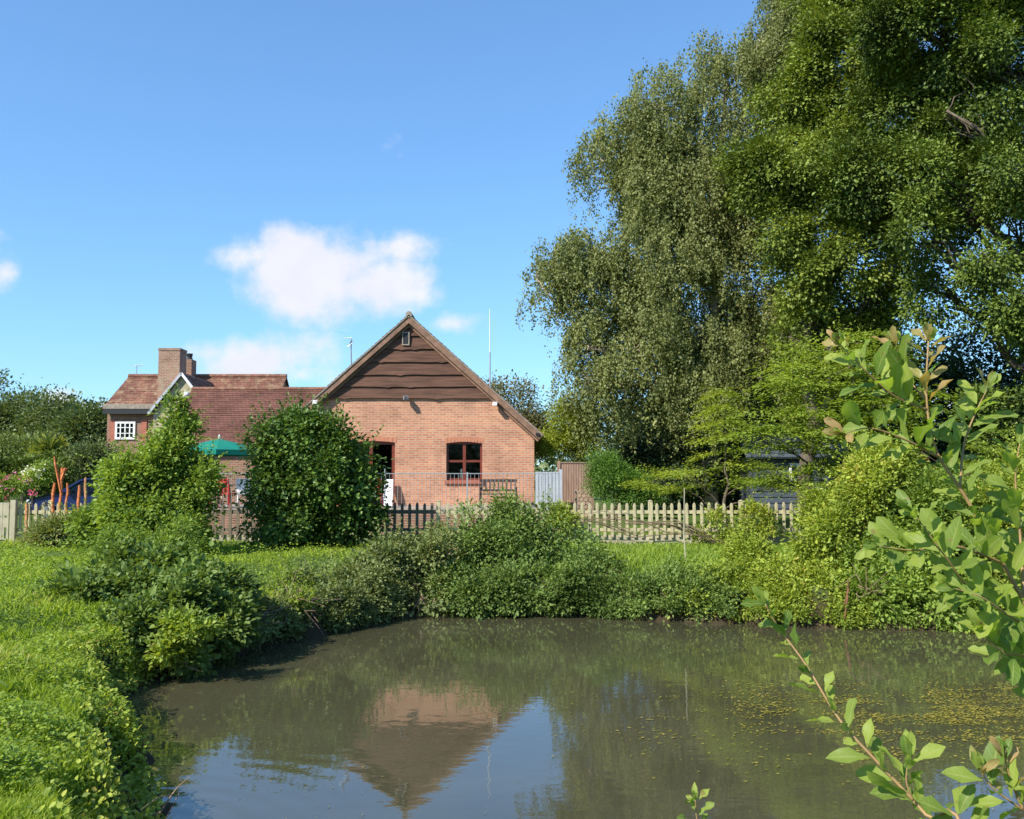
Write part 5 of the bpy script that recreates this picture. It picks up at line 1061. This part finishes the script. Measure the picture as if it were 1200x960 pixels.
def sapling(label, root, shoots):
    t_ = empty('sapling', root, label, 'sapling', 'young saplings on the near bank')
    stem = MB(); green, red = [], []
    for (path, r0, spacing, L0, tipred, skip) in shoots:
        pts = smoothpath([P(*q) if not isinstance(q, Vector) else q for q in path]); n_ = len(pts)
        stem.tube(pts, [.8*r0*(1-.72*i/(n_-1)) for i in range(n_)], 7)
        acc = 0; tot_ = sum((pts[i+1]-pts[i]).length for i in range(n_-1)); run = 0; side = 0
        for i in range(n_-1):
            sg = (pts[i+1]-pts[i]); run += sg.length; acc += sg.length
            while acc >= spacing*.5 and run/tot_ > skip:
                acc -= spacing*.5; side += 1; d_ = sg.normalized(); ang = side*2.4+random.uniform(-.4, .4); o1 = d_.orthogonal().normalized(); o2 = d_.cross(o1)
                rad = (o1*math.cos(ang)+o2*math.sin(ang)); fr_ = run/tot_; ld = (d_*.75+rad*.9+Vector((0, 0, .1))).normalized()
                nn = (Vector((-.35, -.55, .75))+d_*.5+Vector(rng.normal(size=3))*.35).normalized()
                l_ = L0*random.uniform(.65, 1.38)*(1-.35*max(0, fr_-.7)/.3); it = (pts[i+1]+rad*.006, ld, nn, l_, l_*random.uniform(.33, .44))
                (red if tipred and fr_ > .95 else green).append(it)
        # tip tuft
        d_ = (pts[-1]-pts[-3]).normalized()
        for k in range(4):
            v_ = (d_+Vector(rng.normal(size=3))*.38).normalized(); (red if (tipred and k < 2) else green).append((pts[-1], v_, Vector((-.3, -.8, .4))+Vector(rng.normal(size=3))*.3, L0*random.uniform(.45, .8), L0*random.uniform(.2, .28)))
    stem.build('stems', MT['sapstem'], t_, smooth=True); bigleaves('leaves', green, LM['sapling'], t_); red and bigleaves('tip_leaves', red, LM['saplingtip'], t_)
MT['sapstem'] = plain('sapling_stem', (.30, .19, .08), .6, .35, 12.)
rt = Vector((1.75, 2.1, float(gz(1.75, 2.1)))); rt2 = Vector((1.05, 1.75, float(gz(1.05, 1.75))))
sapling('leafy sapling with reddish shoot tips reaching in from the right edge', rt, [
    ([rt, (1255, 900, 2.15), (1225, 760, 2.15), (1175, 660, 2.15), (1130, 580, 2.15), (1098, 530, 2.15), (1086, 470, 2.15), (1088, 400, 2.15)], .0085, .034, .078, True, .45),
    ([(1098, 535, 2.15), (1060, 515, 2.12), (1020, 502, 2.1), (990, 508, 2.08)], .004, .03, .075, True, .1),
    ([(1086, 480, 2.15), (1050, 465, 2.13), (1020, 440, 2.12), (985, 405, 2.1)], .004, .026, .07, True, .1),
    ([(1086, 470, 2.15), (1062, 440, 2.2), (1050, 405, 2.2)], .003, .028, .07, True, .1),
    ([(1125, 570, 2.15), (1130, 520, 2.2), (1145, 480, 2.2), (1158, 455, 2.2)], .004, .03, .08, True, .1),
    ([(1175, 660, 2.15), (1120, 640, 2.1), (1070, 645, 2.08), (1030, 640, 2.05)], .0045, .028, .075, False, .1),
    ([(1190, 690, 2.15), (1140, 690, 2.05), (1110, 655, 2.0), (1070, 600, 2.0)], .004, .032, .078, False, .2),
    ([(1215, 740, 2.15), (1180, 720, 2.0), (1150, 700, 1.95), (1120, 690, 1.95)], .004, .028, .075, False, .1),
    ([(1235, 800, 2.15), (1200, 770, 2.0), (1175, 765, 1.95), (1150, 740, 1.95)], .004, .03, .08, False, .1),
    ([(1200, 700, 2.15), (1195, 620, 2.2), (1190, 560, 2.2), (1195, 520, 2.2)], .005, .034, .085, False, .1),
    ([(1250, 860, 2.15), (1215, 700, 2.3), (1205, 640, 2.3), (1180, 600, 2.3)], .005, .034, .08, False, .2)])
sapling('slender arching shoot crossing the water at the lower right', rt2, [
    ([rt2, (1150, 1040, 1.8), (1085, 955, 1.9), (1030, 895, 1.95), (985, 845, 2.0), (945, 780, 2.05), (912, 735, 2.1), (897, 708, 2.1)], .0055, .036, .07, False, .25),
    ([(1070, 938, 1.9), (1062, 915, 1.9), (1065, 890, 1.9)], .003, .03, .075, False, .2)])
rt3 = Vector((1.25, 1.6, float(gz(1.25, 1.6))))
sapling('reddish shoot tip poking up at the bottom right corner', rt3, [([rt3, (1240, 1010, 1.75), (1200, 950, 1.8), (1185, 915, 1.8), (1178, 890, 1.8)], .005, .028, .07, True, .5), ([(1200, 950, 1.8), (1165, 925, 1.8), (1150, 905, 1.8)], .003, .03, .065, True, .2)])
rt4 = Vector((.55, 2.0, float(gz(.55, 2.0))))
sapling('small shoot tip poking up at the bottom edge over the water', rt4, [([rt4, (830, 1060, 2.0), (822, 990, 2.0), (816, 955, 2.0), (815, 938, 2.0)], .004, .022, .045, False, .7)])
